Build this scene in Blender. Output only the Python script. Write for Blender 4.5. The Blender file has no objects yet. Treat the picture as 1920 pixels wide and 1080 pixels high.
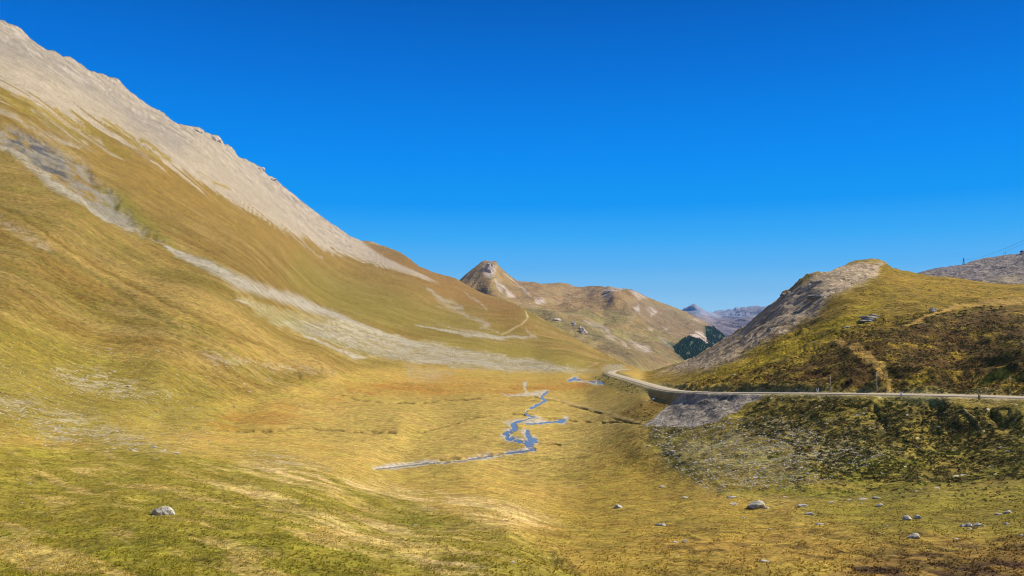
import bpy, bmesh, math, random
import numpy as np
from mathutils import Vector, Matrix, Euler

S = bpy.context.scene
COL = S.collection

# ------------------------------------------------------------------ camera, sky, sun
F = 1507.0                      # focal length in photograph pixels (1920 wide)
PITCH = math.atan(60.0 / F)     # the horizon lies at y = 600
cam_d = bpy.data.cameras.new('camera')
cam_d.sensor_width = 36.0
cam_d.lens = 36.0 * F / 1920.0
cam_d.clip_start = 0.5
cam_d.clip_end = 60000.0
cam = bpy.data.objects.new('camera', cam_d)
COL.objects.link(cam)
cam.location = (0, 0, 0)
cam.rotation_euler = (math.radians(90) + PITCH, 0, 0)
S.camera = cam

SUN_EL = math.radians(41)
SUN_AZ = math.radians(80)       # clockwise from the viewing direction (+Y): from the right
world = bpy.data.worlds.new('World')
S.world = world
world.use_nodes = True
wn, wl = world.node_tree.nodes, world.node_tree.links
bg = wn['Background']
sky = wn.new('ShaderNodeTexSky')
sky.sky_type = 'NISHITA'
sky.sun_disc = False
sky.sun_elevation = SUN_EL
sky.sun_rotation = SUN_AZ
sky.altitude = 2300
sky.air_density = 1.0
sky.dust_density = 0.0
sky.ozone_density = 4.0
# the clear, deep mountain blue: a horizon-to-zenith gradient low down, the plain physical sky above it
EXPO = 0.45
g_ = 2 ** -EXPO / 0.13
geo_w = wn.new('ShaderNodeNewGeometry')
sx_w = wn.new('ShaderNodeSeparateXYZ'); wl.new(geo_w.outputs['Incoming'], sx_w.inputs[0])
neg = wn.new('ShaderNodeMath'); neg.operation = 'MULTIPLY'; neg.inputs[1].default_value = -1.0 / 0.5
wl.new(sx_w.outputs['Z'], neg.inputs[0])
ramp = wn.new('ShaderNodeValToRGB'); wl.new(neg.outputs[0], ramp.inputs[0])
SKYR = [(0.0, (0.46, 0.80, 1.0)), (0.0257, (0.35, 0.72, 1.0)), (0.039, (0.26, 0.64, 0.97)), (0.0646, (0.125, 0.51, 0.97)), (0.099, (0.045, 0.43, 0.97)),
        (0.141, (0.003, 0.325, 0.94)), (0.1965, (0.0, 0.265, 0.90)), (0.289, (0.0, 0.172, 0.71)), (0.372, (0.0, 0.112, 0.515)), (0.49, (0.0, 0.085, 0.38))]
el = ramp.color_ramp.elements
while len(el) < len(SKYR): el.new(0.5)
for e_, (p_, c_) in zip(el, SKYR):
    e_.position = p_ / 0.5; e_.color = (*[v * g_ / 10 for v in c_], 1)
sc2 = wn.new('ShaderNodeVectorMath'); sc2.operation = 'SCALE'; sc2.inputs['Scale'].default_value = 10.0
wl.new(ramp.outputs[0], sc2.inputs[0])
up_w = wn.new('ShaderNodeMapRange'); up_w.interpolation_type = 'SMOOTHSTEP'
up_w.inputs['From Min'].default_value = 0.40 / 0.5; up_w.inputs['From Max'].default_value = 0.60 / 0.5
wl.new(neg.outputs[0], up_w.inputs['Value'])
mix_w = wn.new('ShaderNodeMix'); mix_w.data_type = 'RGBA'
wl.new(up_w.outputs[0], mix_w.inputs[0]); wl.new(sc2.outputs[0], mix_w.inputs[6]); wl.new(sky.outputs[0], mix_w.inputs[7])
wl.new(mix_w.outputs[2], bg.inputs['Color'])
hi_w = wn.new('ShaderNodeVectorMath'); hi_w.operation = 'SCALE'; hi_w.inputs['Scale'].default_value = 0.62
wl.new(sky.outputs[0], hi_w.inputs[0]); wl.new(hi_w.outputs[0], mix_w.inputs[7])
bg.inputs['Strength'].default_value = 0.13

sun_d = bpy.data.lights.new('sun', 'SUN')
sun_d.energy = 4.7
sun_d.angle = math.radians(0.5)
sun_d.color = (1.0, 0.90, 0.74)
sun = bpy.data.objects.new('sun', sun_d)
COL.objects.link(sun)
sdir = Vector((math.sin(SUN_AZ) * math.cos(SUN_EL), math.cos(SUN_AZ) * math.cos(SUN_EL), math.sin(SUN_EL)))
sun.rotation_euler = sdir.to_track_quat('Z', 'Y').to_euler()
sun.location = (200, 0, 300)

S.cycles.use_denoising = True
S.cycles.adaptive_threshold = 0.005
S.cycles.pixel_filter_type = 'BLACKMAN_HARRIS'
S.cycles.filter_width = 1.0
S.view_settings.view_transform = 'Standard'
S.view_settings.look = 'None'
S.view_settings.exposure = EXPO
S.view_settings.gamma = 1.0

# ------------------------------------------------------------------ maths helpers
rng = np.random.default_rng(7)
random.seed(7)
CP, SP = math.cos(PITCH), math.sin(PITCH)

def ray(px, py):
    u = (np.asarray(px, float) - 960.0) / F
    v = (540.0 - np.asarray(py, float)) / F
    y = CP - v * SP
    z = SP + v * CP
    return u / y, z / y             # x and z for one metre of forward distance

def project(P):
    x, y, z = P[..., 0], P[..., 1], P[..., 2]
    fw = y * CP + z * SP
    up = -y * SP + z * CP
    return 960 + F * x / fw, 540 - F * up / fw

def hash2(ix, iy, seed):
    h = (ix.astype(np.int64) * 374761393 + iy.astype(np.int64) * 668265263 + seed * 974711) & 0xffffffff
    h = ((h ^ (h >> 13)) * 1274126177) & 0xffffffff
    h = h ^ (h >> 16)
    return (h & 0xffffff).astype(np.float64) / 0xffffff

def vn(x, y, seed=0):               # value noise, 0..1
    x = np.asarray(x, float); y = np.asarray(y, float)
    x, y = np.broadcast_arrays(x, y)
    fx, fy = np.floor(x), np.floor(y)
    tx, ty = x - fx, y - fy
    tx = tx * tx * tx * (tx * (tx * 6 - 15) + 10); ty = ty * ty * ty * (ty * (ty * 6 - 15) + 10)
    ix, iy = fx.astype(np.int64), fy.astype(np.int64)
    a = hash2(ix, iy, seed); b = hash2(ix + 1, iy, seed)
    c = hash2(ix, iy + 1, seed); d = hash2(ix + 1, iy + 1, seed)
    return (a * (1 - tx) + b * tx) * (1 - ty) + (c * (1 - tx) + d * tx) * ty

def fbm(x, y, seed=0, octv=4, gain=0.5):
    s = 0; a = 1; t = 0
    for k in range(octv):
        s = s + a * vn(x * 2 ** k + 13.7 * k, y * 2 ** k - 7.3 * k, seed + k); t += a; a *= gain
    return s / t

def ridged(x, y, seed=0, octv=3):
    s = 0; a = 1; t = 0
    for k in range(octv):
        s = s + a * (1 - np.abs(2 * vn(x * 2 ** k, y * 2 ** k, seed + k) - 1)); t += a; a *= 0.5
    return s / t

def sst(a, b, x):
    t = np.clip((x - a) / (b - a), 0, 1)
    return t * t * (3 - 2 * t)

def curve(pts):
    p = np.array(pts, float)
    return lambda x: np.interp(x, p[:, 0], p[:, 1])

def seg_dist(X, Y, pts):
    """distance to a polyline, and the interpolated third column of pts"""
    p = np.array(pts, float)
    best = np.full(X.shape, 1e9); val = np.zeros(X.shape)
    for a, b in zip(p[:-1], p[1:]):
        dx, dy = b[0] - a[0], b[1] - a[1]
        t = np.clip(((X - a[0]) * dx + (Y - a[1]) * dy) / (dx * dx + dy * dy + 1e-9), 0, 1)
        d = np.hypot(X - a[0] - t * dx, Y - a[1] - t * dy)
        m = d < best
        best[m] = d[m]
        if p.shape[1] > 2:
            val[m] = (a[2] + t * (b[2] - a[2]))[m]
    return best, val

def poly_sd(X, Y, pts):
    """signed distance to a polygon, positive inside"""
    p = list(pts) + [pts[0]]
    d, _ = seg_dist(X, Y, [(q[0], q[1]) for q in p])
    ins = np.zeros(X.shape, bool)
    for (x0, y0), (x1, y1) in zip(p[:-1], p[1:]):
        c = (y0 > Y) != (y1 > Y)
        with np.errstate(divide='ignore', invalid='ignore'):
            xi = (x1 - x0) * (Y - y0) / (y1 - y0 + 1e-12) + x0
        ins ^= c & (X < xi)
    return np.where(ins, d, -d)

class TPS:
    def __init__(self, pts, lam=1e-4):
        p = np.array(pts, float)
        self.c = p[:, :2] / 500.0
        v = 100.0 / p[:, 2]
        n = len(p)
        K = self.k(self.c[:, None, :] - self.c[None, :, :]) + lam * np.eye(n)
        Q = np.hstack([np.ones((n, 1)), self.c])
        A = np.zeros((n + 3, n + 3)); A[:n, :n] = K; A[:n, n:] = Q; A[n:, :n] = Q.T
        self.w = np.linalg.solve(A, np.concatenate([v, np.zeros(3)]))
    @staticmethod
    def k(d):
        r2 = (d ** 2).sum(-1)
        return r2 * np.log(r2 + 1e-12) * 0.5
    def __call__(self, px, py, lo, hi):
        sh = px.shape
        q = np.stack([px.ravel(), py.ravel()], 1) / 500.0
        n = len(self.c); out = np.empty(len(q))
        for i in range(0, len(q), 40000):
            b = q[i:i + 40000]
            out[i:i + 40000] = self.k(b[:, None, :] - self.c[None]) @ self.w[:n] + self.w[n] + b @ self.w[n + 1:]
        return 100.0 / np.clip(out, 100.0 / hi, 100.0 / lo).reshape(sh)

# ------------------------------------------------------------------ object helpers
def tag(o, label=None, cat=None, group=None, kind=None):
    if label: o['label'] = label
    if cat: o['category'] = cat
    if group: o['group'] = group
    if kind: o['kind'] = kind
    return o

def mesh_np(name, V, Fq, mat=None, cols=None, smooth=True, parent=None):
    """V (n,3), Fq (m,k) all faces with k corners"""
    V = np.asarray(V, np.float32); Fq = np.asarray(Fq, np.int32)
    me = bpy.data.meshes.new(name)
    me.vertices.add(len(V)); me.vertices.foreach_set('co', V.ravel())
    k = Fq.shape[1]
    me.loops.add(Fq.size); me.loops.foreach_set('vertex_index', Fq.ravel())
    me.polygons.add(len(Fq)); me.polygons.foreach_set('loop_start', np.arange(len(Fq), dtype=np.int32) * k)
    me.update(calc_edges=True)
    me.polygons.foreach_set('use_smooth', np.full(len(Fq), smooth))
    if cols:
        for an, arr in cols.items():
            at = me.attributes.new(an, 'FLOAT_COLOR', 'POINT')
            at.data.foreach_set('color', np.asarray(arr, np.float32).ravel())
    if mat: me.materials.append(mat)
    me.validate()
    o = bpy.data.objects.new(name, me)
    COL.objects.link(o)
    if parent: o.parent = parent
    return o

def empty(name, loc, rz=0):
    o = bpy.data.objects.new(name, None)
    COL.objects.link(o); o.location = loc; o.rotation_euler = (0, 0, rz)
    o.empty_display_size = 0.2
    return o

# ------------------------------------------------------------------ materials
def new_mat(name):
    m = bpy.data.materials.new(name); m.use_nodes = True
    nt = m.node_tree
    b = nt.nodes['Principled BSDF']
    b.inputs['Roughness'].default_value = 0.95
    b.inputs['Specular IOR Level'].default_value = 0.12
    return m, nt, b

def nd(nt, t, **kw):
    n = nt.nodes.new(t)
    for k, v in kw.items(): setattr(n, k, v)
    return n

def noise_node(nt, scale, detail=4, rough=0.6, vec=None):
    n = nd(nt, 'ShaderNodeTexNoise')
    n.inputs['Scale'].default_value = scale
    n.inputs['Detail'].default_value = detail
    n.inputs['Roughness'].default_value = rough
    if vec is not None: nt.links.new(vec, n.inputs['Vector'])
    return n

def mathn(nt, op, a, b=None, c=None, clamp=False):
    n = nd(nt, 'ShaderNodeMath', operation=op); n.use_clamp = clamp
    for i, v in enumerate((a, b, c)):
        if v is None: continue
        if isinstance(v, (int, float)): n.inputs[i].default_value = v
        else: nt.links.new(v, n.inputs[i])
    return n.outputs[0]

def terrain_mat(name, scales, amp, bump, stretch=None):
    """albedo from the 'Col' attribute, broken up by world-space noise; 'Aux' = (contrast, stones, streak, _)"""
    m, nt, b = new_mat(name)
    L = nt.links
    geo = nd(nt, 'ShaderNodeTexCoord'); vec = geo.outputs['Object']
    if stretch:
        mp = nd(nt, 'ShaderNodeMapping'); mp.inputs['Scale'].default_value = stretch
        L.new(vec, mp.inputs['Vector']); svec = mp.outputs[0]
    else: svec = vec
    col = nd(nt, 'ShaderNodeAttribute', attribute_name='Col')
    aux = nd(nt, 'ShaderNodeAttribute', attribute_name='Aux')
    sep = nd(nt, 'ShaderNodeSeparateColor'); L.new(aux.outputs['Color'], sep.inputs[0])
    fac = None
    bh = None
    for i, (s, a, bm) in enumerate(scales):
        n = noise_node(nt, s, 5, 0.62, vec)
        v = mathn(nt, 'MULTIPLY', mathn(nt, 'SUBTRACT', n.outputs['Fac'], 0.5), a)
        fac = v if fac is None else mathn(nt, 'ADD', fac, v)
        h = mathn(nt, 'MULTIPLY', n.outputs['Fac'], bm)
        bh = h if bh is None else mathn(nt, 'ADD', bh, h)
    if stretch:
        n = noise_node(nt, 1.0, 5, 0.65, svec)
        v = mathn(nt, 'MULTIPLY', mathn(nt, 'SUBTRACT', n.outputs['Fac'], 0.5), sep.outputs[2])
        fac = mathn(nt, 'ADD', fac, mathn(nt, 'MULTIPLY', v, 1.6))
    con = mathn(nt, 'MULTIPLY', fac, mathn(nt, 'MULTIPLY_ADD', sep.outputs[0], amp, amp * 0.6))
    gain = mathn(nt, 'MAXIMUM', mathn(nt, 'ADD', con, 1.0), 0.15)
    mul = nd(nt, 'ShaderNodeVectorMath', operation='SCALE')
    L.new(col.outputs['Color'], mul.inputs[0]); L.new(gain, mul.inputs['Scale'])
    # hue drift between greener and browner grass
    hn = noise_node(nt, scales[-1][0] * 3.1, 3, 0.6, vec)
    hsv = nd(nt, 'ShaderNodeHueSaturation')
    L.new(mathn(nt, 'MULTIPLY_ADD', hn.outputs['Fac'], 0.05, 0.475), hsv.inputs['Hue'])
    L.new(mul.outputs[0], hsv.inputs['Color'])
    # small pale stones
    vo = nd(nt, 'ShaderNodeTexVoronoi'); vo.inputs['Scale'].default_value = 1.1
    L.new(vec, vo.inputs['Vector'])
    wn_ = nd(nt, 'ShaderNodeSeparateColor'); L.new(vo.outputs['Color'], wn_.inputs[0])
    on = mathn(nt, 'LESS_THAN', wn_.outputs[0], mathn(nt, 'MULTIPLY', sep.outputs[1], 0.8))
    rad = mathn(nt, 'LESS_THAN', vo.outputs['Distance'], mathn(nt, 'MULTIPLY_ADD', wn_.outputs[1], 0.3, 0.12))
    st = mathn(nt, 'MULTIPLY', on, rad)
    mx = nd(nt, 'ShaderNodeMix', data_type='RGBA')
    L.new(st, mx.inputs[0]); L.new(hsv.outputs[0], mx.inputs[6]); mx.inputs[7].default_value = (0.50, 0.45, 0.36, 1)
    L.new(mx.outputs[2], b.inputs['Base Color'])
    bn = nd(nt, 'ShaderNodeBump'); bn.inputs['Strength'].default_value = 1.0
    bn.inputs['Distance'].default_value = bump
    L.new(bh, bn.inputs['Height']); L.new(bn.outputs[0], b.inputs['Normal'])
    return m

M_NEAR = terrain_mat('meadow_and_slopes', [(2.6, 2.6, 0.35), (0.55, 2.0, 1.0), (0.06, 0.6, 2.0)], 1.0, 0.55, (0.05, 0.35, 0.05))
M_FAR = terrain_mat('far_slopes', [(0.12, 1.4, 0.6), (0.03, 1.1, 1.2), (0.006, 0.6, 3.0)], 0.8, 7.0)
M_RANGE = terrain_mat('distant_rock', [(0.012, 1.0, 0.5), (0.003, 0.8, 1.5)], 0.8, 25.0)

def rock_mat(name, c, dark, scale, lichen=None, bump=0.06):
    m, nt, b = new_mat(name); L = nt.links
    tc = nd(nt, 'ShaderNodeTexCoord'); vec = tc.outputs['Object']
    n1 = noise_node(nt, scale, 6, 0.65, vec); n2 = noise_node(nt, scale * 4.3, 5, 0.7, vec)
    r = nd(nt, 'ShaderNodeValToRGB')
    r.color_ramp.elements[0].position = 0.30; r.color_ramp.elements[0].color = (*dark, 1)
    r.color_ramp.elements[1].position = 0.62; r.color_ramp.elements[1].color = (*c, 1)
    s = mathn(nt, 'MULTIPLY_ADD', n2.outputs['Fac'], 0.5, mathn(nt, 'MULTIPLY', n1.outputs['Fac'], 0.55))
    L.new(s, r.inputs[0])
    out = r.outputs[0]
    if lichen:
        n3 = noise_node(nt, scale * 1.7, 3, 0.5, vec)
        mx = nd(nt, 'ShaderNodeMix', data_type='RGBA')
        L.new(mathn(nt, 'MULTIPLY', mathn(nt, 'GREATER_THAN', n3.outputs['Fac'], 0.58), 0.7), mx.inputs[0])
        L.new(out, mx.inputs[6]); mx.inputs[7].default_value = (*lichen, 1); out = mx.outputs[2]
    L.new(out, b.inputs['Base Color'])
    bn = nd(nt, 'ShaderNodeBump'); bn.inputs['Distance'].default_value = bump
    L.new(s, bn.inputs['Height']); L.new(bn.outputs[0], b.inputs['Normal'])
    return m

M_BOULDER = rock_mat('pale_limestone', (0.60, 0.56, 0.48), (0.16, 0.15, 0.13), 1.6, (0.20, 0.18, 0.07))
M_CRAG = rock_mat('craggy_rock', (0.42, 0.37, 0.30), (0.10, 0.085, 0.07), 0.25, None, 0.8)
M_CRAGP = rock_mat('pale_cliff_rock', (0.56, 0.47, 0.38), (0.32, 0.26, 0.20), 0.05, None, 4.0)
M_SCREE = rock_mat('scree_rock', (0.46, 0.42, 0.36), (0.22, 0.19, 0.15), 0.8)

def plain_mat(name, c, rough=0.7, nscale=8, var=0.4, metallic=0):
    m, nt, b = new_mat(name); L = nt.links
    tc = nd(nt, 'ShaderNodeTexCoord')
    n = noise_node(nt, nscale, 4, 0.6, tc.outputs['Object'])
    g = mathn(nt, 'MULTIPLY_ADD', n.outputs['Fac'], var, 1 - var * 0.5)
    v = nd(nt, 'ShaderNodeVectorMath', operation='SCALE'); v.inputs[0].default_value = c
    L.new(g, v.inputs['Scale']); L.new(v.outputs[0], b.inputs['Base Color'])
    b.inputs['Roughness'].default_value = rough; b.inputs['Metallic'].default_value = metallic
    return m

# ------------------------------------------------------------------ terrain sheets
class Sheet:
    def __init__(self, cols, nrow, sky_pts, bottom, ctrl, lo, hi, jag=0.0, jseed=1, lam=1e-4):
        self.cx = cols; self.n = nrow
        top = curve(sky_pts)(cols)
        if callable(jag): top = top + jag(cols)
        t = np.linspace(0, 1, nrow)[:, None]
        self.top = top
        self.PX = np.broadcast_to(cols[None], (nrow, len(cols))).copy()
        # the jagged crest fades out a little way below the skyline
        kk = np.exp(-0.5 * (np.arange(-24, 25) / 9.0) ** 2); kk /= kk.sum()
        sm = np.convolve(np.pad(top, 24, mode='edge'), kk, 'valid')
        base = sm[None] * (1 - t) + bottom(cols)[None] * t
        dev = (top - sm)[None] * np.exp(-(base - sm[None]) / 22.0)
        self.PY = base + dev
        self.D = TPS(ctrl, lam)(self.PX, self.PY, lo, hi)
        x, z = ray(self.PX, self.PY)
        self.P = np.stack([x * self.D, self.D, z * self.D], -1)
    def spacing(self):
        g = np.linalg.norm(np.gradient(self.P, axis=0), axis=-1)
        return g
    def at(self, px, py):
        """surface point seen at a photograph pixel"""
        px = np.asarray(px, float); py = np.asarray(py, float)
        ci = np.interp(px, self.cx, np.arange(len(self.cx)))
        i0 = np.clip(np.floor(ci).astype(int), 0, len(self.cx) - 2); tx = ci - i0
        lo = np.zeros(px.shape, int); hi = np.full(px.shape, self.n - 1)
        f = lambda j: self.PY[j, i0] * (1 - tx) + self.PY[j, i0 + 1] * tx
        for _ in range(10):
            mid = (lo + hi) // 2; up = f(mid) <= py
            lo = np.where(up, mid, lo); hi = np.where(up, hi, mid)
        j0 = np.clip(lo, 0, self.n - 2)
        y0, y1 = f(j0), f(j0 + 1)
        ty = np.clip((py - y0) / np.maximum(y1 - y0, 1e-6), 0, 1)
        tx = tx[..., None]; ty = ty[..., None]
        P = self.P
        return (P[j0, i0] * (1 - tx) + P[j0, i0 + 1] * tx) * (1 - ty) + (P[j0 + 1, i0] * (1 - tx) + P[j0 + 1, i0 + 1] * tx) * ty

def back_rows(P, nb=6, step=0.07, drop=0.55):
    """the far side of the ridge, falling away behind the skyline"""
    top = P[0]
    r = np.hypot(top[:, 0], top[:, 1])[:, None]
    dirv = np.stack([top[:, 0], top[:, 1]], -1) / r
    rows = []
    for k in range(nb, 0, -1):
        L = r[:, 0] * step * k * (0.5 + 0.12 * k)
        q = top.copy()
        q[:, :2] += dirv * L[:, None]
        q[:, 2] -= L * drop * (0.5 + 0.08 * k)
        rows.append(q)
    return np.array(rows)

def smooth_cols(a, n):
    k = np.ones(n) / n
    return np.convolve(np.pad(a, n, mode='edge'), k, 'same')[n:-n]

# ---- near terrain: foreground, valley floor, left mountain, right hill
SKY1 = [(-760, -430), (-300, -150), (0, 35), (22, 45), (40, 55), (60, 72), (85, 88), (110, 100), (140, 112), (152, 118), (165, 130),
        (200, 141), (222, 150), (240, 168), (260, 184), (280, 198), (300, 208), (312, 217), (330, 228), (345, 236), (370, 238), (385, 248), (400, 251),
        (408, 253), (420, 268), (434, 276), (445, 290), (465, 302), (486, 311), (496, 323), (504, 329), (513, 332), (525, 345), (545, 362),
        (580, 388), (620, 418), (660, 443), (676, 452), (684, 451), (700, 453), (712, 459), (745, 470), (758, 478), (785, 498),
        (820, 512), (856, 523), (880, 537), (910, 552), (940, 560), (985, 578), (1030, 606), (1100, 645), (1150, 672),
        (1205, 696), (1222, 696), (1245, 688), (1285, 676), (1305, 668), (1335, 648), (1370, 628), (1390, 615), (1425, 586),
        (1445, 571), (1462, 557), (1467, 547), (1480, 541), (1500, 523), (1515, 513), (1550, 508), (1580, 496), (1600, 490),
        (1640, 487), (1660, 491), (1672, 499), (1700, 507), (1722, 512), (1770, 520), (1830, 527), (1860, 530), (1900, 533),
        (1925, 536), (2100, 548), (2600, 600)]
CTRL1 = [
    (-600, 1080, 36), (-600, 830, 80), (-600, 600, 150), (-600, 300, 330), (-600, -300, 850),
    (0, 1100, 38), (480, 1100, 38), (960, 1100, 40), (1440, 1100, 43), (1920, 1100, 42),
    (0, 960, 62), (480, 960, 66), (960, 1000, 65), (1200, 1000, 76), (1440, 1000, 76), (1700, 1000, 66), (1920, 980, 66),
    (0, 830, 105), (300, 850, 108), (600, 900, 100), (850, 940, 98), (1000, 980, 84),
    (0, 740, 150), (0, 700, 178), (0, 600, 235), (0, 450, 330), (0, 270, 500), (0, 215, 560), (0, 100, 850), (0, 35, 1150),
    (150, 790, 150), (300, 790, 180), (300, 740, 215), (300, 680, 250), (300, 600, 300), (300, 500, 400), (300, 450, 455), (300, 400, 560), (300, 300, 800), (300, 215, 1500),
    (150, 500, 340), (150, 385, 420), (180, 330, 560), (150, 250, 700), (150, 130, 1250),
    (450, 780, 222), (600, 800, 215), (450, 720, 270), (450, 650, 310), (450, 560, 400), (450, 520, 460), (450, 400, 900), (450, 300, 2000),
    (600, 850, 150), (750, 875, 164), (690, 820, 200), (985, 835, 192), (960, 900, 148), (1100, 900, 147), (1200, 900, 140), (1200, 850, 157),
    (600, 740, 290), (600, 680, 350), (600, 640, 420), (600, 590, 620), (600, 520, 1000), (600, 440, 1900), (620, 422, 2600),
    (750, 800, 220), (750, 740, 320), (750, 690, 430), (750, 640, 640), (750, 560, 1150), (750, 500, 2000), (760, 483, 2500),
    (680, 455, 3000), (520, 345, 2500), (860, 525, 2300), (850, 570, 1500), (850, 620, 900),
    (900, 780, 250), (900, 740, 320), (900, 700, 450), (900, 660, 650), (985, 580, 1600), (940, 628, 980), (1000, 660, 770), (1000, 630, 1000),
    (1000, 780, 252), (1000, 750, 305), (1000, 720, 390), (1050, 700, 470), (1100, 690, 560), (1100, 650, 1050), (1150, 676, 850), (1100, 670, 760),
    (1100, 790, 232), (1100, 750, 310), (1100, 720, 385), (1210, 696, 640),
    (1143, 700, 415), (1150, 695, 455), (1168, 692, 490), (1155, 704, 375), (1185, 712, 320), (1220, 722, 268), (1260, 731, 212), (1320, 735, 186),
    (1400, 736, 170), (1500, 737, 158), (1643, 738, 146), (1800, 741, 138), (1920, 745, 133), (2200, 755, 124),
    (1130, 715, 365), (1160, 728, 300), (1200, 745, 228), (1160, 780, 212), (1150, 755, 258), (1225, 742, 222), (1185, 728, 280),
    (1210, 797, 178), (1300, 800, 160), (1400, 800, 147), (1500, 800, 139.5), (1643, 800, 132.5), (1800, 800, 126), (1920, 800, 120), (2200, 810, 111),
     (1300, 870, 134), (1400, 870, 124), (1500, 870, 119), (1643, 870, 115), (1920, 870, 102),
    (1250, 940, 112), (1400, 940, 103), (1643, 940, 98), (1800, 940, 88), (1920, 920, 88), (1100, 960, 108),
    (1245, 700, 420), (1300, 690, 330), (1260, 715, 280), (1290, 675, 540), (1340, 645, 460), (1390, 615, 410), (1440, 574, 385), (1463, 556, 378), (1515, 516, 375), (1600, 492, 372),
    (1640, 490, 370), (1730, 514, 350), (1830, 529, 330), (1920, 540, 310), (2300, 570, 290),
    (1643, 700, 155), (1643, 650, 180), (1643, 600, 230), (1643, 550, 285), (1920, 700, 142), (1920, 650, 158), (1920, 600, 205),
    (1500, 700, 176), (1500, 640, 240), (1500, 580, 315), (1400, 700, 200), (1400, 660, 270), (2300, 700, 132), (1320, 715, 215),
    (2500, 600, 270), (2500, 800, 105), (2500, 1080, 45)]
# the bank falls from the road's edge at an even angle: (column, distance of the road, distance lost per metre across, height)
for px_, y0_, c_, zr_ in ((1262, 210, 2.9, -18.5), (1320, 186, 1.7, -16.7), (1400, 170, 1.3, -15.4), (1500, 158, 1.15, -14.4), (1643, 146, 0.96, -13.5), (1800, 138, 1.1, -13.0), (1920, 133, 1.1, -12.8)):
    for dy_ in (8, 16, 26, 40):
        y_ = (731 if px_ < 1300 else 736 + max(0, px_ - 1643) * 0.032) + dy_ + 2
        k_ = (y_ - 600) / F
        p_ = (k_ * y0_ + zr_ + 0.36 * 3.2) / (0.36 + k_ * c_)
        if p_ > 3.4: CTRL1.append((px_, y_, y0_ - c_ * p_))
cols1 = np.concatenate([np.arange(-760, -60, 14.0), np.arange(-60, 1985, 2.1), np.arange(1985, 2600, 14.0)])

def jag1(c):
    j = (fbm(c / 9.0, c * 0 + 3.3, 5, 4, 0.65) - 0.5) * 2
    left = np.interp(c, [-700, 0, 300, 420, 530, 560, 680, 900], [2.2, 1.8, 1.8, 3.0, 2.4, 0.9, 0.8, 0.8])
    right = np.interp(c, [1300, 1440, 1480, 1560, 1660, 1700], [1, 3, 3, 2.6, 2.2, 1.0])
    return j * np.where(c < 1200, left, right)

A = Sheet(cols1, 470, SKY1, lambda c: np.full(c.shape, 1100.0), CTRL1, 30, 6000, jag1)
PX, PY = A.PX, A.PY
X0, Y0 = A.P[..., 0].copy(), A.P[..., 1].copy()
spc = A.spacing()
# wobble for region edges, carried by the ground itself
WX = PX + (fbm(PX / 26, PY / 18, 31, 4, 0.6) - 0.5) * 26
WY = PY + (fbm(PX / 26 + 40, PY / 16, 37, 4, 0.6) - 0.5) * 16
LY = np.log(Y0) * 60.0

def region(pts, soft=6.0, wob=1.0):
    p = np.array(pts, float)
    x = PX + (WX - PX) * wob; y = PY + (WY - PY) * wob
    out = np.zeros(PX.shape)
    m = (x > p[:, 0].min() - soft) & (x < p[:, 0].max() + soft) & (y > p[:, 1].min() - soft) & (y < p[:, 1].max() + soft)
    out[m] = sst(-soft, soft, poly_sd(x[m], y[m], pts))
    return out

def stroke(pts, soft=0.6, wob=0.35):
    p = np.array(pts, float); w = p[:, 2].max() * 2 + 5
    x = PX + (WX - PX) * wob; y = PY + (WY - PY) * wob
    out = np.zeros(PX.shape)
    m = (x > p[:, 0].min() - w) & (x < p[:, 0].max() + w) & (y > p[:, 1].min() - w) & (y < p[:, 1].max() + w)
    d, wd = seg_dist(x[m], y[m], pts)
    out[m] = 1 - sst(wd * (1 - soft), wd * (1 + soft), d)
    return out

def oct_fade(wl):                      # drop detail the grid cannot carry
    return np.clip(wl / (spc * 2.2) - 0.4, 0, 1)

def relief(wl, amp, seed, ax=1.0, ay=1.0):
    return (vn(X0 / wl * ax, Y0 / wl * ay, seed) - 0.5) * amp * oct_fade(wl)

# --- regions of the near terrain
slope_line = curve([(-760, 760), (0, 800), (300, 770), (480, 745), (650, 700), (760, 690), (900, 690), (1215, 700)])(PX)
fan_line = curve([(-760, 0), (0, 262), (60, 316), (130, 372), (235, 425), (300, 460), (440, 552), (560, 620), (650, 666), (850, 690), (1000, 699), (1110, 704), (1215, 700)])(PX)
m_left = (PX < 1215) * sst(6, -20, PY - slope_line)                  # everything that climbs on the left
m_upper = (PX < 1215) * sst(2, -2, PY - fan_line)
r_road = curve([(1130, 690), (1143, 700), (1185, 712), (1220, 722), (1260, 731), (1320, 735), (1643, 738), (1920, 745), (2600, 765)])(PX)
m_rhill = sst(1195, 1225, PX) * sst(1, -1, PY - r_road)
emb = region([(1150, 745), (1230, 733), (1320, 737), (1643, 741), (1920, 748), (2600, 770), (2600, 930), (1920, 900), (1700, 900), (1500, 880), (1380, 860), (1260, 830), (1205, 800), (1160, 782)], 8)
emb_w = region([(1205, 800), (1300, 735), (1643, 741), (2600, 770), (2600, 920), (1920, 905), (1600, 935), (1350, 925), (1270, 880), (1215, 830)], 14)
fg = sst(-8, 14, PY - curve([(-760, 820), (0, 830), (200, 838), (340, 850), (500, 862), (640, 895), (850, 960), (1000, 1010), (1100, 1085), (1200, 1200)])(WX)) * (PX < 1250)

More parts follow.
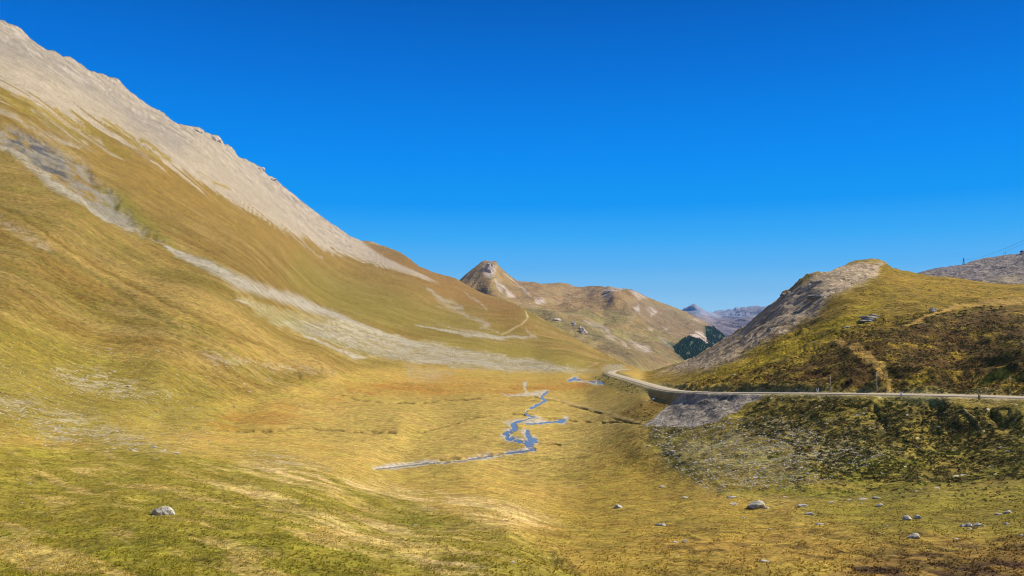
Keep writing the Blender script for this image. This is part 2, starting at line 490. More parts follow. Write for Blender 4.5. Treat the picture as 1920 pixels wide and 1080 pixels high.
# --- relief
dz = np.zeros(PX.shape)
rough_r = m_rhill * sst(740, 560, PY) * 0.4 + m_rhill * 0.6
hum = relief(9, 1.0, 1) + relief(4.5, 0.62, 2) + relief(2.2, 0.34, 3) + relief(1.1, 0.17, 4)
ter = (ridged(X0 / 14, Y0 / 5.5, 55, 3) - 0.6) * 2.3 * oct_fade(5)
dz += m_rhill * (hum * 1.25 + ter * sst(560, 640, PY) * 1.3)
rock0 = region([(1300, 668), (1400, 608), (1470, 545), (1560, 500), (1660, 485), (1640, 520), (1580, 545), (1530, 590), (1440, 640), (1330, 690), (1230, 700)], 10) * m_rhill
dz += rock0 * ((ridged(X0 / 9, Y0 / 12, 57, 4) - 0.6) * 1.3 + (ridged(X0 / 3, Y0 / 5, 58, 3) - 0.6) * 0.9)
dz += emb_w * (hum * 0.5 + (ridged(X0 / 4, Y0 / 3, 66, 3) - 0.6) * 0.6 * oct_fade(3))
flat = (1 - m_rhill) * (1 - emb_w) * (1 - m_left)
dz += flat * (relief(14, 0.40, 8) + relief(5, 0.16, 9) + relief(2, 0.12, 10) + relief(0.9, 0.07, 11))
dz += fg * (relief(20, 0.8, 12) + relief(7, 0.3, 13) + relief(2.2, 0.14, 14))
gx = fbm(Y0 / 34, X0 / 260, 17, 4, 0.6) - 0.5
dz += m_left * (gx * 3.4 * sst(120, 420, Y0) + relief(30, 1.0, 18) + relief(9, 0.45, 19) + relief(3, 0.22, 20)) * sst(0, 90, slope_line - PY)
up_sc = m_upper * sst(300, 1200, Y0)
dz += up_sc * ((fbm(Y0 / 60, X0 / 300, 23, 4, 0.6) - 0.5) * 7)
crest = (PX < 660) * sst(75, 0, PY - A.top[None])
dz += crest * ((fbm(Y0 / 70, X0 / 90, 24, 4, 0.6) - 0.5) * 6)
# furrow and gully running down the left spur
for pts, dep in (([(-100, 360, 9), (0, 415, 8), (60, 450, 8), (120, 482, 8), (200, 530, 7), (260, 570, 7), (330, 612, 6), (430, 660, 5), (560, 705, 4)], 2.0),
                 ([(-60, 360, 4), (30, 402, 4), (120, 460, 4), (200, 508, 5), (320, 572, 4), (420, 615, 4), (520, 660, 4), (600, 690, 4)], 1.8),
                 ([(0, 486, 4), (90, 530, 4), (180, 580, 4), (300, 640, 3)], 0.9)):
    dz -= stroke(pts, 0.9) * dep * 0.35
gully = region([(-60, 225), (0, 235), (60, 250), (110, 275), (160, 310), (200, 350), (240, 395), (300, 450), (240, 425), (180, 395), (110, 330), (40, 285), (-60, 250)], 10)
dz -= gully * (3 + (ridged(X0 / 14, Y0 / 18, 29, 3) - 0.5) * 3)
fan = region([(440, 552), (520, 578), (640, 603), (760, 635), (880, 655), (980, 672), (1080, 688), (1120, 700), (1000, 697), (850, 687), (740, 674), (650, 655), (560, 622), (480, 592)], 5)
# eroded bank left of the far stream, ravine cuts on the embankment
cuts = (([(1735, 752, 5), (1760, 760, 12), (1740, 775, 8), (1725, 790, 4)], 1.7), ([(1860, 775, 8), (1900, 795, 16), (1960, 800, 16)], 1.5),
        ([(1640, 765, 5), (1655, 790, 5), (1660, 805, 3)], 0.9), ([(1860, 770, 3), (1880, 790, 4)], 0.7), ([(1745, 800, 4), (1755, 822, 5)], 0.9))
for pts, dep in cuts: dz -= stroke(pts, 1.0, 1.2) * dep * 0.55
ridgelet = stroke([(1806, 765, 2.5), (1825, 785, 3), (1842, 806, 4)], 0.8)
dz += ridgelet * 0.35
# dark cut banks and rills on the meadow
RILLS = ([(1180, 792, 1.2), (1140, 780, 1.4), (1100, 768, 1.4), (1060, 757, 1.4), (1030, 750, 1.2), (1000, 743, 1.0)],
         [(930, 775, 1.5), (952, 773, 1.8), (975, 775, 1.4), (995, 777, 1.8), (1012, 782, 2.0)],
         [(1012, 782, 1), (1040, 784, 1), (1065, 787, 1.2), (1090, 791, 1), (1150, 791, 1), (1200, 795, 1)],
         [(520, 806, 1.4), (560, 802, 1.4), (640, 806, 1.6), (720, 811, 1.8), (790, 811, 1.4), (830, 801, 1.2), (860, 792, 1), (890, 783, 0.8), (930, 776, 1)],
         [(640, 740, 1), (680, 750, 1.6), (740, 757, 1.3), (820, 752, 1.2), (900, 747, 1)],
         [(1010, 830, 1.4), (1030, 832, 1.8), (1050, 836, 1.2)], [(820, 862, 1.5), (860, 859, 1.8), (900, 856, 1.6)],
         [(360, 800, 1.2), (420, 806, 1.4), (500, 808, 1.3), (540, 806, 1)])
rill = np.zeros(PX.shape)
for r in RILLS: rill = np.maximum(rill, stroke(r, 0.9, 0.3))
rill *= sst(0.30, 0.62, fbm(PX / 16, PY / 9, 335, 3))
dz -= rill * 0.55 * flat

# --- stream bed
COURSE = [[(1132, 719, 4.5), (1118, 716.5, 3.5), (1104, 715.5, 1.0)], [(1086, 712, 2.0), (1077, 710, 4.5), (1066, 713, 1.5)], [(1028, 733, 1.4), (1020, 738, 2.6), (1014, 743, 2.0), (1022, 750, 3.0), (1010, 757, 2.6),
           (1000, 763, 3.0), (990, 769, 1.4), (985, 775, 1.2), (1000, 781, 1.4), (985, 786, 1.4), (968, 790, 2.2), (962, 796, 4.8), (966, 803, 5), (955, 809, 4), (947, 814, 5), (952, 820, 3.8), (970, 825, 3), (985, 828, 3.5), (993, 832, 6.5),
           (992, 838, 5.5), (1002, 843, 3.5), (975, 847, 2.6), (940, 851, 2.4), (900, 858, 2.2), (860, 864, 1.8), (820, 868, 1.6), (780, 870, 1.8), (740, 875, 2.6), (700, 880, 1.6)],
          [(1057, 787, 6), (1050, 789, 4), (1036, 790, 1.4), (1010, 794, 1.2), (985, 793, 1.2)], [(990, 807, 2.5), (991, 815, 4.5), (994, 822, 3.8), (1004, 825, 4.2)]]
GRAVEL = [[(943, 792), (955, 787), (972, 783), (985, 785), (1010, 787), (1035, 790), (1048, 792), (1035, 795), (1010, 796), (985, 792), (968, 793), (955, 798)],
          [(952, 818), (957, 814), (972, 819), (985, 824), (978, 828), (962, 823)], [(948, 850), (958, 846), (975, 846), (985, 839), (994, 843), (990, 847), (968, 853), (952, 855)],
          [(695, 877), (730, 869), (760, 866), (800, 863), (826, 863), (815, 869), (780, 874), (735, 880), (700, 882)],
          [(940, 738), (960, 740), (990, 737), (1020, 731), (1030, 733), (1015, 740), (990, 743), (950, 743)],
          [(982, 716), (988, 712), (990, 720), (986, 728), (989, 737), (984, 737), (983, 725)], [(975, 806), (985, 802), (988, 812), (980, 815)],
          [(1000, 780), (1012, 782), (1018, 785), (1004, 786)], [(870, 864), (905, 858), (945, 853), (940, 858), (890, 864)],
          [(1060, 712), (1085, 713), (1110, 716), (1130, 722), (1118, 723), (1085, 716)], [(830, 868), (870, 861), (880, 862), (850, 868)]]
m_wat = np.zeros(PX.shape)
bars = sst(0.70, 0.60, fbm(PX / 9, PY / 3.2, 337, 3))
for w in COURSE: m_wat = np.maximum(m_wat, stroke([(x, y, r * (0.8 if 788 < y < 846 else 0.5 if y > 800 else 0.42)) for x, y, r in w], 0.6, 0.3))
m_gra = m_wat * (1 - bars) * 0.9
m_wat = m_wat * bars
for g in GRAVEL: m_gra = np.maximum(m_gra, region(g, 2.2, 0.45))
for w in COURSE: m_gra = np.maximum(m_gra, stroke([(x, y, (r * 1.5 + 0.9 if y > 775 else r * 0.8 + 0.2)) for x, y, r in w], 0.5, 0.5) * sst(0.36, 0.5, fbm(PX / 14, PY / 7, 333, 3)))
calm = np.maximum(m_wat, m_gra)
dz *= 1 - 0.85 * calm
dz -= m_wat * 0.55 + m_gra * (1 - m_wat) * 0.06
WMASK = m_wat.copy()
near_bot = sst(1100, 1060, PY)
Z0 = A.P[..., 2].copy(); Z0A = Z0
A.P[..., 2] = Z0 + dz * (0.3 + 0.7 * near_bot)

# --- road bed
RD = [(2300, 759, 120), (2100, 752, 126), (1920, 745, 133), (1800, 741.5, 138), (1643, 738.5, 146), (1500, 737, 158), (1400, 736.3, 170), (1320, 735, 186), (1262, 731.5, 212), (1222, 722.5, 268), (1187, 712.5, 320),
      (1158, 704.5, 375), (1145, 700, 415), (1147, 696.6, 450), (1162, 693.8, 485), (1176, 692.6, 512)]
rp = np.array(RD, float)
rx, rz = ray(rp[:, 0], rp[:, 1])
RW = np.stack([rx * rp[:, 2], rp[:, 2], rz * rp[:, 2]], -1)
def catmull(P, n):
    out = []
    for i in range(len(P) - 1):
        a = P[max(i - 1, 0)]; b = P[i]; c = P[i + 1]; d = P[min(i + 2, len(P) - 1)]
        for k in range(n):
            t = k / n
            out.append(0.5 * ((2 * b) + (c - a) * t + (2 * a - 5 * b + 4 * c - d) * t * t + (3 * b - a - 3 * c + d) * t ** 3))
    out.append(P[-1])
    return np.array(out)
RC = catmull(RW, 10)
HW = 2.3
near_road = (X0 > 15) & (Y0 > 90) & (Y0 < 600) & (PY > 685) & (PX > 1080)
dR, zR = seg_dist(X0[near_road], Y0[near_road], RC)
w_in = 1 - sst(HW + 0.2, HW + 2.2, dR)
zt = A.P[..., 2][near_road]
A.P[..., 2][near_road] = zt * (1 - w_in) + (zR - 0.10) * w_in
m_road = np.zeros(PX.shape); m_road[near_road] = 1 - sst(HW + 0.3, HW + 1.6, dR)
m_verge = np.zeros(PX.shape); m_verge[near_road] = (1 - sst(HW + 1.5, HW + 4.0, dR))

# --- ground colours (what the ground itself is made of)
def c3(*v): return np.array(v, float)
C = np.zeros(PX.shape + (3,)) + c3(0.42, 0.295, 0.075)
con = np.full(PX.shape, 0.35); sto = np.zeros(PX.shape); stk = np.zeros(PX.shape)
def lay(mask, col, k=1.0):
    global C
    a = np.clip(mask * k, 0, 1)[..., None]
    C = C * (1 - a) + np.asarray(col) * a
n_a = fbm(X0 / 40, Y0 / 40, 101, 5, 0.6); n_b = fbm(X0 / 11, Y0 / 11, 111, 5, 0.6); n_c = fbm(X0 / 3.2, Y0 / 3.2, 121, 4, 0.65)
streak = fbm(LY / 2.2, X0 / 45, 131, 5, 0.62); streak3 = fbm(LY / 0.7, X0 / 22, 135, 4, 0.65); streak2 = fbm(LY / 7, X0 / 120, 141, 4, 0.6)
# meadow
lay(sst(0.45, 0.7, n_b), c3(0.36, 0.275, 0.055), 0.7)
lay(sst(0.5, 0.66, n_a) * sst(650, 700, PY), c3(0.46, 0.30, 0.075), 0.7)
lay(sst(0.52, 0.72, n_c), c3(0.30, 0.20, 0.035), 0.35)
# left slopes
lay(m_left, c3(0.27, 0.183, 0.045))
lay(m_left * sst(0.46, 0.62, streak2), c3(0.215, 0.165, 0.030), 0.85)
lay(m_left * sst(0.50, 0.66, streak), c3(0.35, 0.245, 0.080), 0.6)
lay(m_left * sst(0.50, 0.38, streak), c3(0.21, 0.13, 0.026), 0.6)
lay(m_left * sst(0.55, 0.70, streak3), c3(0.38, 0.27, 0.09), 0.30)
lay(m_left * sst(0.46, 0.34, streak3), c3(0.20, 0.135, 0.028), 0.35)
stk += m_left * 0.5
# greener drift low on the left
lay(region([(-760, 560), (0, 590), (120, 620), (260, 680), (420, 730), (480, 770), (300, 800), (200, 830), (-760, 820)], 50), c3(0.25, 0.20, 0.032), 0.75)
spur = region([(-100, 290), (0, 290), (130, 395), (230, 440), (300, 480), (440, 575), (560, 650), (640, 690), (520, 700), (300, 600), (100, 480), (0, 420), (-100, 380)], 18)
lay(spur * sst(0.62, 0.45, streak2 * 0.5 + streak * 0.5), c3(0.38, 0.26, 0.075), 0.75)
lay(m_upper * region([(330, 240), (700, 490), (980, 600), (1000, 620), (700, 540), (500, 470), (330, 390), (150, 300)], 30), c3(0.30, 0.185, 0.038), 0.6)
lay(m_upper * region([(180, 340), (240, 370), (340, 470), (420, 500), (330, 470), (250, 410), (200, 380)], 12), c3(0.20, 0.18, 0.028), 0.8)
lay(m_upper * region([(560, 480), (640, 520), (760, 560), (900, 600), (960, 630), (800, 620), (640, 590), (540, 530)], 30), c3(0.23, 0.19, 0.032), 0.65)
lay(m_upper * region([(780, 640), (900, 640), (1000, 650), (1110, 680), (1100, 698), (980, 680), (860, 655)], 12), c3(0.25, 0.20, 0.035), 0.75)
lay(region([(690, 452), (760, 478), (860, 525), (985, 578), (960, 590), (850, 560), (760, 520)], 12), c3(0.30, 0.165, 0.040), 0.7)
# upper scree
sc_line = curve([(-760, -60), (0, 168), (50, 192), (120, 222), (200, 245), (260, 280), (330, 318), (400, 358), (450, 388), (520, 424), (600, 462), (680, 490), (760, 512), (822, 531), (830, 500)])(PX)
fing = (0.6 * fbm(LY / 1.3, X0 / 220, 151, 4, 0.6) + 0.4 * fbm(LY / 0.45, X0 / 120, 152, 3, 0.6) - 0.5) * np.interp(PX, [0, 300, 500, 800], [150, 120, 60, 26])
m_sc = (PX < 860) * sst(1.6, -1.6, PY - sc_line - fing) * sst(540, 520, PY)
ridge_brown = region([(640, 420), (676, 448), (760, 472), (870, 530), (830, 535), (760, 500), (700, 470)], 3, 0.2)
m_sc = m_sc * (1 - ridge_brown)
scn = fbm(LY / 1.6, X0 / 90, 161, 5, 0.6)
lay(m_sc, c3(0.34, 0.285, 0.205))
lay(m_sc * sst(0.48, 0.62, scn), c3(0.385, 0.325, 0.245), 0.6)
lay(m_sc * region([(-60, 20), (60, 75), (170, 140), (260, 200), (360, 270), (330, 290), (200, 190), (80, 130), (-60, 90)], 22), c3(0.25, 0.22, 0.18), 0.75)
lay(m_sc * crest * sst(0.5, 0.65, fbm(X0 / 22, Y0 / 30, 171, 4, 0.65)), c3(0.17, 0.15, 0.125), 0.7)
lay(m_sc * crest * sst(0.55, 0.7, fbm(X0 / 18, Y0 / 25, 181, 4, 0.65)), c3(0.48, 0.42, 0.35), 0.7)
# thin grass fingers on the scree
for pts in ([(40, 182, 4), (90, 215, 5), (150, 262, 4)], [(105, 205, 3), (150, 240, 4), (190, 275, 5)], [(136, 208, 3), (180, 250, 6), (230, 290, 8)],
            [(192, 224, 2), (240, 262, 3), (300, 300, 5)], [(215, 234, 1.5), (260, 268, 2)], [(265, 262, 2), (320, 300, 3)], [(370, 322, 1.5), (430, 356, 2)],
            [(0, 172, 8), (40, 200, 8), (120, 240, 9), (160, 262, 7)]):
    lay(stroke(pts, 0.8, 0.5), c3(0.26, 0.185, 0.032), 0.9)
for pts in ([(-60, 200, 2), (0, 205, 4), (60, 235, 5), (110, 262, 4), (180, 288, 1)], [(120, 225, 1.5), (185, 268, 5), (230, 300, 2)], [(60, 205, 4), (110, 240, 6), (160, 272, 4)],
            [(215, 255, 1.5), (265, 290, 3), (310, 320, 1.5)], [(540, 428, 1), (556, 450, 1.2), (605, 480, 1)], [(560, 455, 1), (585, 466, 2), (604, 480, 1)],
            [(270, 250, 2), (340, 300, 2.5), (400, 340, 2)], [(800, 540, 2), (830, 562, 5), (860, 580, 5), (880, 592, 2)], [(820, 573, 1), (832, 577, 2)],
            [(872, 548, 1), (900, 565, 2), (915, 580, 1)], [(878, 590, 1), (900, 600, 4), (915, 608, 4), (900, 612, 2), (935, 622, 1)],
            [(820, 606, 0.8), (860, 616, 1.2), (900, 626, 1.5)], [(985, 618, 1), (1000, 628, 3), (1012, 632, 1)]):
    lay(stroke(pts, 1.0, 0.6) * sst(0.30, 0.55, n_b + 0.12) * sst(0.3, 0.5, streak3), c3(0.38, 0.32, 0.24), 0.85)
# slate gully and its scree runs
lay(gully * sst(0.30, 0.5, fbm(X0 / 9, Y0 / 12, 191, 4, 0.65)), c3(0.27, 0.245, 0.205), 0.9)
lay(stroke([(30, 258, 12), (75, 275, 20), (105, 305, 16), (118, 330, 5)], 0.9, 0.7) * sst(0.35, 0.6, fbm(X0 / 6, Y0 / 9, 195, 4, 0.7)), c3(0.085, 0.088, 0.105), 0.95)
for pts, k in (([(-60, 235, 4), (0, 270, 5), (40, 293, 7), (95, 340, 8), (150, 372, 8), (200, 400, 6), (236, 424, 2)], 0.9),
               ([(300, 457, 1), (340, 476, 5), (400, 502, 9), (450, 530, 12), (500, 547, 9), (560, 568, 9), (620, 590, 8), (680, 615, 6), (760, 637, 4), (810, 655, 1.5)], 1.0),
               ([(440, 560, 1), (465, 570, 2.5), (490, 585, 1), (540, 605, 1), (575, 630, 2), (620, 650, 1.5), (640, 660, 3), (662, 668, 5), (690, 672, 1)], 0.9),
               ([(780, 610, 1), (830, 618, 2), (880, 628, 4), (935, 632, 3), (1000, 632, 0.8)], 0.8)):
    lay(stroke(pts, 0.8, 0.5) * sst(0.15, 0.4, n_c), c3(0.40, 0.36, 0.29), k)
lay(fan, c3(0.29, 0.25, 0.11), 0.65)
lay(fan * sst(0.42, 0.6, n_b * 0.5 + n_c * 0.5) * (PY > 600), c3(0.42, 0.37, 0.27), 0.8)
sto += fan * 0.35
lay(region([(470, 580), (560, 600), (640, 640), (740, 668), (660, 660), (560, 620)], 8), c3(0.20, 0.19, 0.06), 0.45)
# furrow colours
lay(stroke([(-100, 360, 10), (0, 415, 9), (60, 450, 9), (100, 475, 7)], 0.8) * sst(0.35, 0.6, n_c), c3(0.36, 0.29, 0.18), 0.8)
lay(stroke([(100, 475, 6), (150, 505, 7), (200, 530, 6), (260, 570, 5), (330, 612, 4)], 0.8), c3(0.19, 0.145, 0.03), 0.75)
lay(stroke([(-60, 360, 2.5), (30, 402, 3), (120, 460, 3), (200, 508, 4), (320, 572, 3.5), (420, 615, 3), (520, 660, 3)], 0.9), c3(0.20, 0.13, 0.025), 0.8)
# stony patches low left
stony = np.zeros(PX.shape)
for p in ([(100, 690), (190, 690), (320, 740), (240, 745), (140, 725)], [(60, 790), (130, 770), (240, 810), (330, 850), (200, 840), (90, 830)], [(-60, 740), (60, 745), (90, 775), (-60, 775)],
          [(240, 728), (310, 735), (300, 745), (250, 742)], [(380, 660), (420, 672), (560, 690), (620, 700), (500, 690), (400, 680)], [(470, 855), (520, 850), (620, 880), (560, 880)], [(760, 685), (850, 700), (820, 712), (765, 705)]):
    stony = np.maximum(stony, region(p, 14))
lay(stony * sst(0.45, 0.62, n_c), c3(0.36, 0.31, 0.22), 0.65)
sto += stony * 0.5
# rust bogs
for p, k in (([(380, 790), (430, 775), (560, 770), (660, 780), (600, 792), (520, 805), (420, 806)], 0.5), ([(640, 720), (760, 716), (900, 722), (930, 735), (800, 740), (660, 735)], 0.7),
             ([(480, 762), (560, 752), (640, 745), (660, 760), (560, 770)], 0.45), ([(900, 728), (1000, 720), (1090, 712), (1120, 728), (1040, 735), (940, 742)], 0.75), ([(680, 700), (900, 708), (1060, 710), (900, 720)], 0.35)):
    lay(region(p, 8) * sst(0.2, 0.6, fbm(X0 / 60, Y0 / 9, 201, 4)), c3(0.36, 0.165, 0.028), k)
lay(region([(560, 760), (1180, 745), (1200, 800), (1000, 900), (900, 880), (690, 870), (620, 830), (540, 800)], 20), c3(0.45, 0.33, 0.10), 0.4)
# greener meadow near right and front
lay(region([(1180, 820), (1300, 900), (1500, 960), (1920, 900), (2600, 900), (2600, 1200), (1100, 1200), (1000, 1000), (1080, 900)], 45), c3(0.30, 0.21, 0.032), 0.75)
lay(region([(1500, 905), (2600, 880), (2600, 1010), (1650, 1000), (1500, 960)], 25), c3(0.215, 0.185, 0.022), 0.7)
lay(region([(1250, 1010), (1500, 1000), (1650, 1020), (1500, 1060), (1300, 1050)], 25), c3(0.40, 0.25, 0.055), 0.6)
# foreground left knoll
lay(fg, c3(0.25, 0.205, 0.028), 0.9)
lay(fg * sst(900, 1060, PY) * (PX < 700), c3(0.20, 0.185, 0.018), 0.6)
pale = np.zeros(PX.shape)
for p in ([(430, 868), (520, 872), (620, 893), (740, 912), (800, 930), (812, 955), (770, 948), (700, 930), (600, 920), (520, 898)], [(820, 925), (900, 935), (1000, 960), (1050, 985), (960, 985), (880, 968), (840, 950)],
          [(500, 945), (640, 968), (760, 990), (850, 1030), (940, 1080), (840, 1075), (700, 1015), (600, 985), (500, 965)], [(380, 895), (470, 915), (560, 940), (480, 935), (400, 915)]):
    pale = np.maximum(pale, region(p, 14))
dry = sst(0.36, 0.60, fbm((X0 + Y0 * 0.9) / 2.2, (Y0 - X0 * 0.2) / 9.0, 211, 5, 0.62))
lay(pale * dry, c3(0.60, 0.44, 0.19), 0.95)
lay((fg + flat) * 0.5 * sst(0.55, 0.70, fbm((X0 + Y0) / 3.0, Y0 / 7.0, 215, 5, 0.62)) * sst(800, 860, PY) * (PX < 1100), c3(0.44, 0.32, 0.10), 0.8)
lay(region([(700, 950), (800, 960), (840, 990), (760, 985)], 12), c3(0.20, 0.19, 0.018), 0.7)
# right hill
lay(m_rhill, c3(0.235, 0.165, 0.028))
rock_r = region([(1300, 668), (1400, 608), (1470, 545), (1560, 500), (1660, 485), (1640, 520), (1580, 545), (1530, 590), (1440, 640), (1330, 690), (1230, 700)], 10) * m_rhill
heath_n = 0.5 * fbm(X0 / 7, Y0 / 5, 221, 5, 0.62) + 0.5 * fbm(X0 / 2.2, Y0 / 3.0, 222, 4, 0.6)
heath = m_rhill * sst(0.0, 1.0, region([(1260, 730), (1350, 715), (1500, 690), (1580, 640), (1660, 610), (1760, 590), (1860, 575), (2600, 560), (2600, 780), (1260, 740)], 24)) * sst(0.37, 0.49, heath_n)
lay(m_rhill * sst(0.5, 0.66, n_a), c3(0.30, 0.195, 0.035), 0.7)
lay(m_rhill * region([(1300, 700), (1430, 660), (1560, 600), (1650, 560), (1600, 620), (1480, 680), (1360, 712)], 14), c3(0.27, 0.21, 0.018), 0.7)
lay(rock_r, c3(0.45, 0.35, 0.24), 0.92)
lay(rock_r * sst(0.48, 0.60, fbm(X0 / 12, Y0 / 12, 231, 5, 0.65)), c3(0.34, 0.265, 0.18), 0.5)
lay(region([(1400, 608), (1500, 525), (1520, 540), (1470, 590), (1420, 612), (1350, 640)], 6) * m_rhill, c3(0.33, 0.27, 0.20), 0.6)
lay(heath, c3(0.085, 0.047, 0.022), 0.85)
lay(m_rhill * sst(0.56, 0.64, fbm(X0 / 5, Y0 / 9, 241, 4)) * sst(560, 620, PY), c3(0.07, 0.05, 0.018), 0.6)
con += m_rhill * 0.5
trail = np.maximum(stroke([(1565, 643, 5), (1590, 655, 8), (1620, 668, 8), (1640, 680, 6), (1660, 695, 5), (1672, 703, 4), (1668, 730, 3)], 0.5), stroke([(1700, 610, 3), (1760, 585, 2.5), (1800, 572, 4), (1920, 565, 5), (2100, 560, 5)], 0.7))
lay(trail * m_rhill, c3(0.40, 0.26, 0.09), 0.9)
TRAIL = np.maximum(trail, m_road)
# embankment
lay(emb_w, c3(0.22, 0.175, 0.045), 0.9)
lay(emb_w * sst(0.44, 0.56, fbm(X0 / 5, Y0 / 5, 251, 5, 0.65)), c3(0.13, 0.105, 0.035), 0.75)
lay(emb_w * sst(0.48, 0.62, fbm(X0 / 8, Y0 / 6, 261, 4, 0.6)) * sst(800, 850, PY), c3(0.20, 0.19, 0.030), 0.7)
lay(emb_w * region([(1350, 820), (1480, 800), (1620, 830), (1560, 860), (1400, 860), (1280, 840)], 18) * sst(0.38, 0.56, n_c), c3(0.30, 0.275, 0.20), 0.6)
lay(emb_w * region([(1230, 810), (1330, 820), (1450, 860), (1500, 890), (1380, 900), (1290, 880), (1240, 850)], 18), c3(0.27, 0.225, 0.10), 0.6)
spur2 = region([(1155, 775), (1200, 750), (1250, 738), (1300, 740), (1240, 770), (1200, 792)], 6)
lay(spur2, c3(0.26, 0.165, 0.032), 0.85)
tip = region([(1208, 797), (1250, 768), (1285, 736), (1400, 736), (1440, 742), (1400, 757), (1365, 780), (1330, 795), (1290, 801), (1240, 799)], 2.5, 0.5)
dark_t = fbm(X0 / 3.5 + Y0 / 9, Y0 / 9, 271, 4, 0.6)
lay(tip, c3(0.31, 0.265, 0.215))
lay(tip * sst(0.5, 0.62, dark_t), c3(0.17, 0.155, 0.12), 0.8)
lay(stroke([(1215, 797, 2), (1240, 775, 2), (1262, 757, 1.5)], 0.8) + stroke([(1232, 797, 1.5), (1245, 780, 2)], 0.8), c3(0.42, 0.40, 0.37), 0.8)
lay(ridgelet, c3(0.30, 0.26, 0.15), 0.8)
sto += emb_w * 0.12 + tip * 0.3
con += emb_w * 0.5
# bank below the far bend of the road
lay(region([(1110, 705), (1140, 705), (1180, 718), (1230, 735), (1200, 742), (1150, 728), (1120, 718)], 5), c3(0.24, 0.20, 0.05), 0.75)
lay(region([(1128, 690), (1140, 684), (1165, 684), (1172, 690), (1150, 694), (1132, 695)], 3, 0.3), c3(0.36, 0.31, 0.20), 0.8)
# tracks
for pts, k in (([(940, 627, 1.2), (960, 617, 1.2), (972, 611, 1.2), (985, 601, 1.3), (990, 593, 1.4), (986, 586, 1.0)], 0.9), ([(1092, 693, 0.8), (1110, 686, 0.9), (1122, 680, 0.8)], 0.7), ([(1215, 691, 0.8), (1235, 681, 1.2)], 0.8),
               ([(1000, 741, 1.0), (1040, 748, 1.2), (1100, 764, 1.2), (1150, 776, 1.2), (1200, 793, 1.5)], 0.6)):
    lay(stroke(pts, 0.5, 0.1), c3(0.50, 0.38, 0.19), k)
# verge, rills and gravel
lay(m_verge * (1 - tip), c3(0.26, 0.215, 0.09), 0.6)
lay(m_road, c3(0.40, 0.335, 0.22), 0.8)
lay(rill * flat, c3(0.10, 0.07, 0.025), 0.75)
lay(m_gra * sst(0.12, 0.45, fbm(PX / 5, PY / 3, 334, 3)), c3(0.47, 0.43, 0.37), 0.9)
lay(m_wat, c3(0.10, 0.10, 0.09), 1.0)
# heath hummocks in the lower right corner
crn = region([(1640, 1035), (1800, 1020), (2600, 1000), (2600, 1200), (1500, 1200), (1560, 1065)], 18)
lay(crn, c3(0.22, 0.125, 0.035), 0.7)
lay(crn * sst(0.50, 0.58, fbm(X0 / 1.5, Y0 / 2.4, 281, 3, 0.5)), c3(0.06, 0.03, 0.015), 0.85)
lay(region([(1250, 960), (1500, 985), (1920, 960), (2600, 950), (2600, 1120), (1200, 1120)], 40) * sst(0.60, 0.68, fbm(X0 / 1.6, Y0 / 2.6, 291, 3, 0.5)), c3(0.13, 0.08, 0.018), 0.7)
C *= (1 + (n_c[..., None] - 0.5) * 0.5) * np.where((m_sc + m_gra + tip + rock_r * 0.8 + fan * 0.7)[..., None] > 0.5, c3(1.0, 0.99, 0.95), np.where((m_rhill + emb_w * (1 - tip))[..., None] > 0.5, c3(0.96, 0.93, 0.62), c3(0.99, 0.99, 0.92)))
C *= (1 - 0.20 * m_left * (1 - m_sc) * sst(700, 520, PY) * (1 - fan))[..., None]   # turf darkened higher up the left slope
C = np.clip(C, 0.01, 0.8)

def grid_faces(nr, nc):
    i = np.arange(nr * nc).reshape(nr, nc)
    return np.stack([i[:-1, :-1], i[1:, :-1], i[1:, 1:], i[:-1, 1:]], -1)    # row 0 is the far edge

def build_sheet(names, Pg, Cg, Xg, cls, mat):
    """one mesh per region of the grid; cls (rows-1, cols-1) gives the region of each face"""
    nr, nc = Pg.shape[:2]
    Fg = grid_faces(nr, nc).reshape(-1, 4); cf = cls.reshape(-1)
    V = Pg.reshape(-1, 3); c = np.concatenate([Cg, np.ones(Cg.shape[:2] + (1,))], -1).reshape(-1, 4)
    x = np.concatenate([Xg, np.ones(Xg.shape[:2] + (1,))], -1).reshape(-1, 4)
    # outward normals of the whole sheet, so that neighbouring regions shade alike
    for k, nm in enumerate(names):
        f = Fg[cf == k]
        if not len(f): continue
        u, inv = np.unique(f, return_inverse=True)
        o = mesh_np(nm, V[u], inv.reshape(-1, 4), mat, {'Col': c[u], 'Aux': x[u]})
        tag(o, kind='structure')

# rows behind the skyline and under the camera
BK = back_rows(A.P, 7, 0.05, 0.5)
bot = A.P[-1]
nearrows = []
for s in (0.86, 0.7, 0.5, 0.3, 0.12, 0.02):
    q = bot * s; q[:, 2] = bot[:, 2] * s - 1.8 * (1 - s) - 2.2 * s * (1 - s)
    nearrows.append(q)
PF = np.concatenate([BK, A.P, np.array(nearrows)])
def ext(a): return np.concatenate([np.repeat(a[:1], 7, 0), a, np.repeat(a[-1:], 6, 0)])
CF = ext(C); XF = ext(np.stack([con, np.clip(sto, 0, 1), stk], -1))
cpx = ext(PX); cpy = ext(PY); cfl = ext(fan_line); csl = ext(slope_line); crd = ext(r_road); cem = ext(emb_w)
cls = np.full(PF.shape[:2], 2)
cls[(cpx < 1210) & (cpy < cfl)] = 0
cls[(cpx < 1210) & (cpy >= cfl) & (cpy < csl)] = 1
cls[(cpx >= 1210) & (cpy < crd)] = 3
cls[(cem > 0.5) & (cpy >= crd)] = 4
cls = cls[1:, 1:]
build_sheet(['left_mountain', 'grassy_hillside', 'meadow', 'right_hill', 'road_embankment'], PF, CF, XF, cls, M_NEAR)

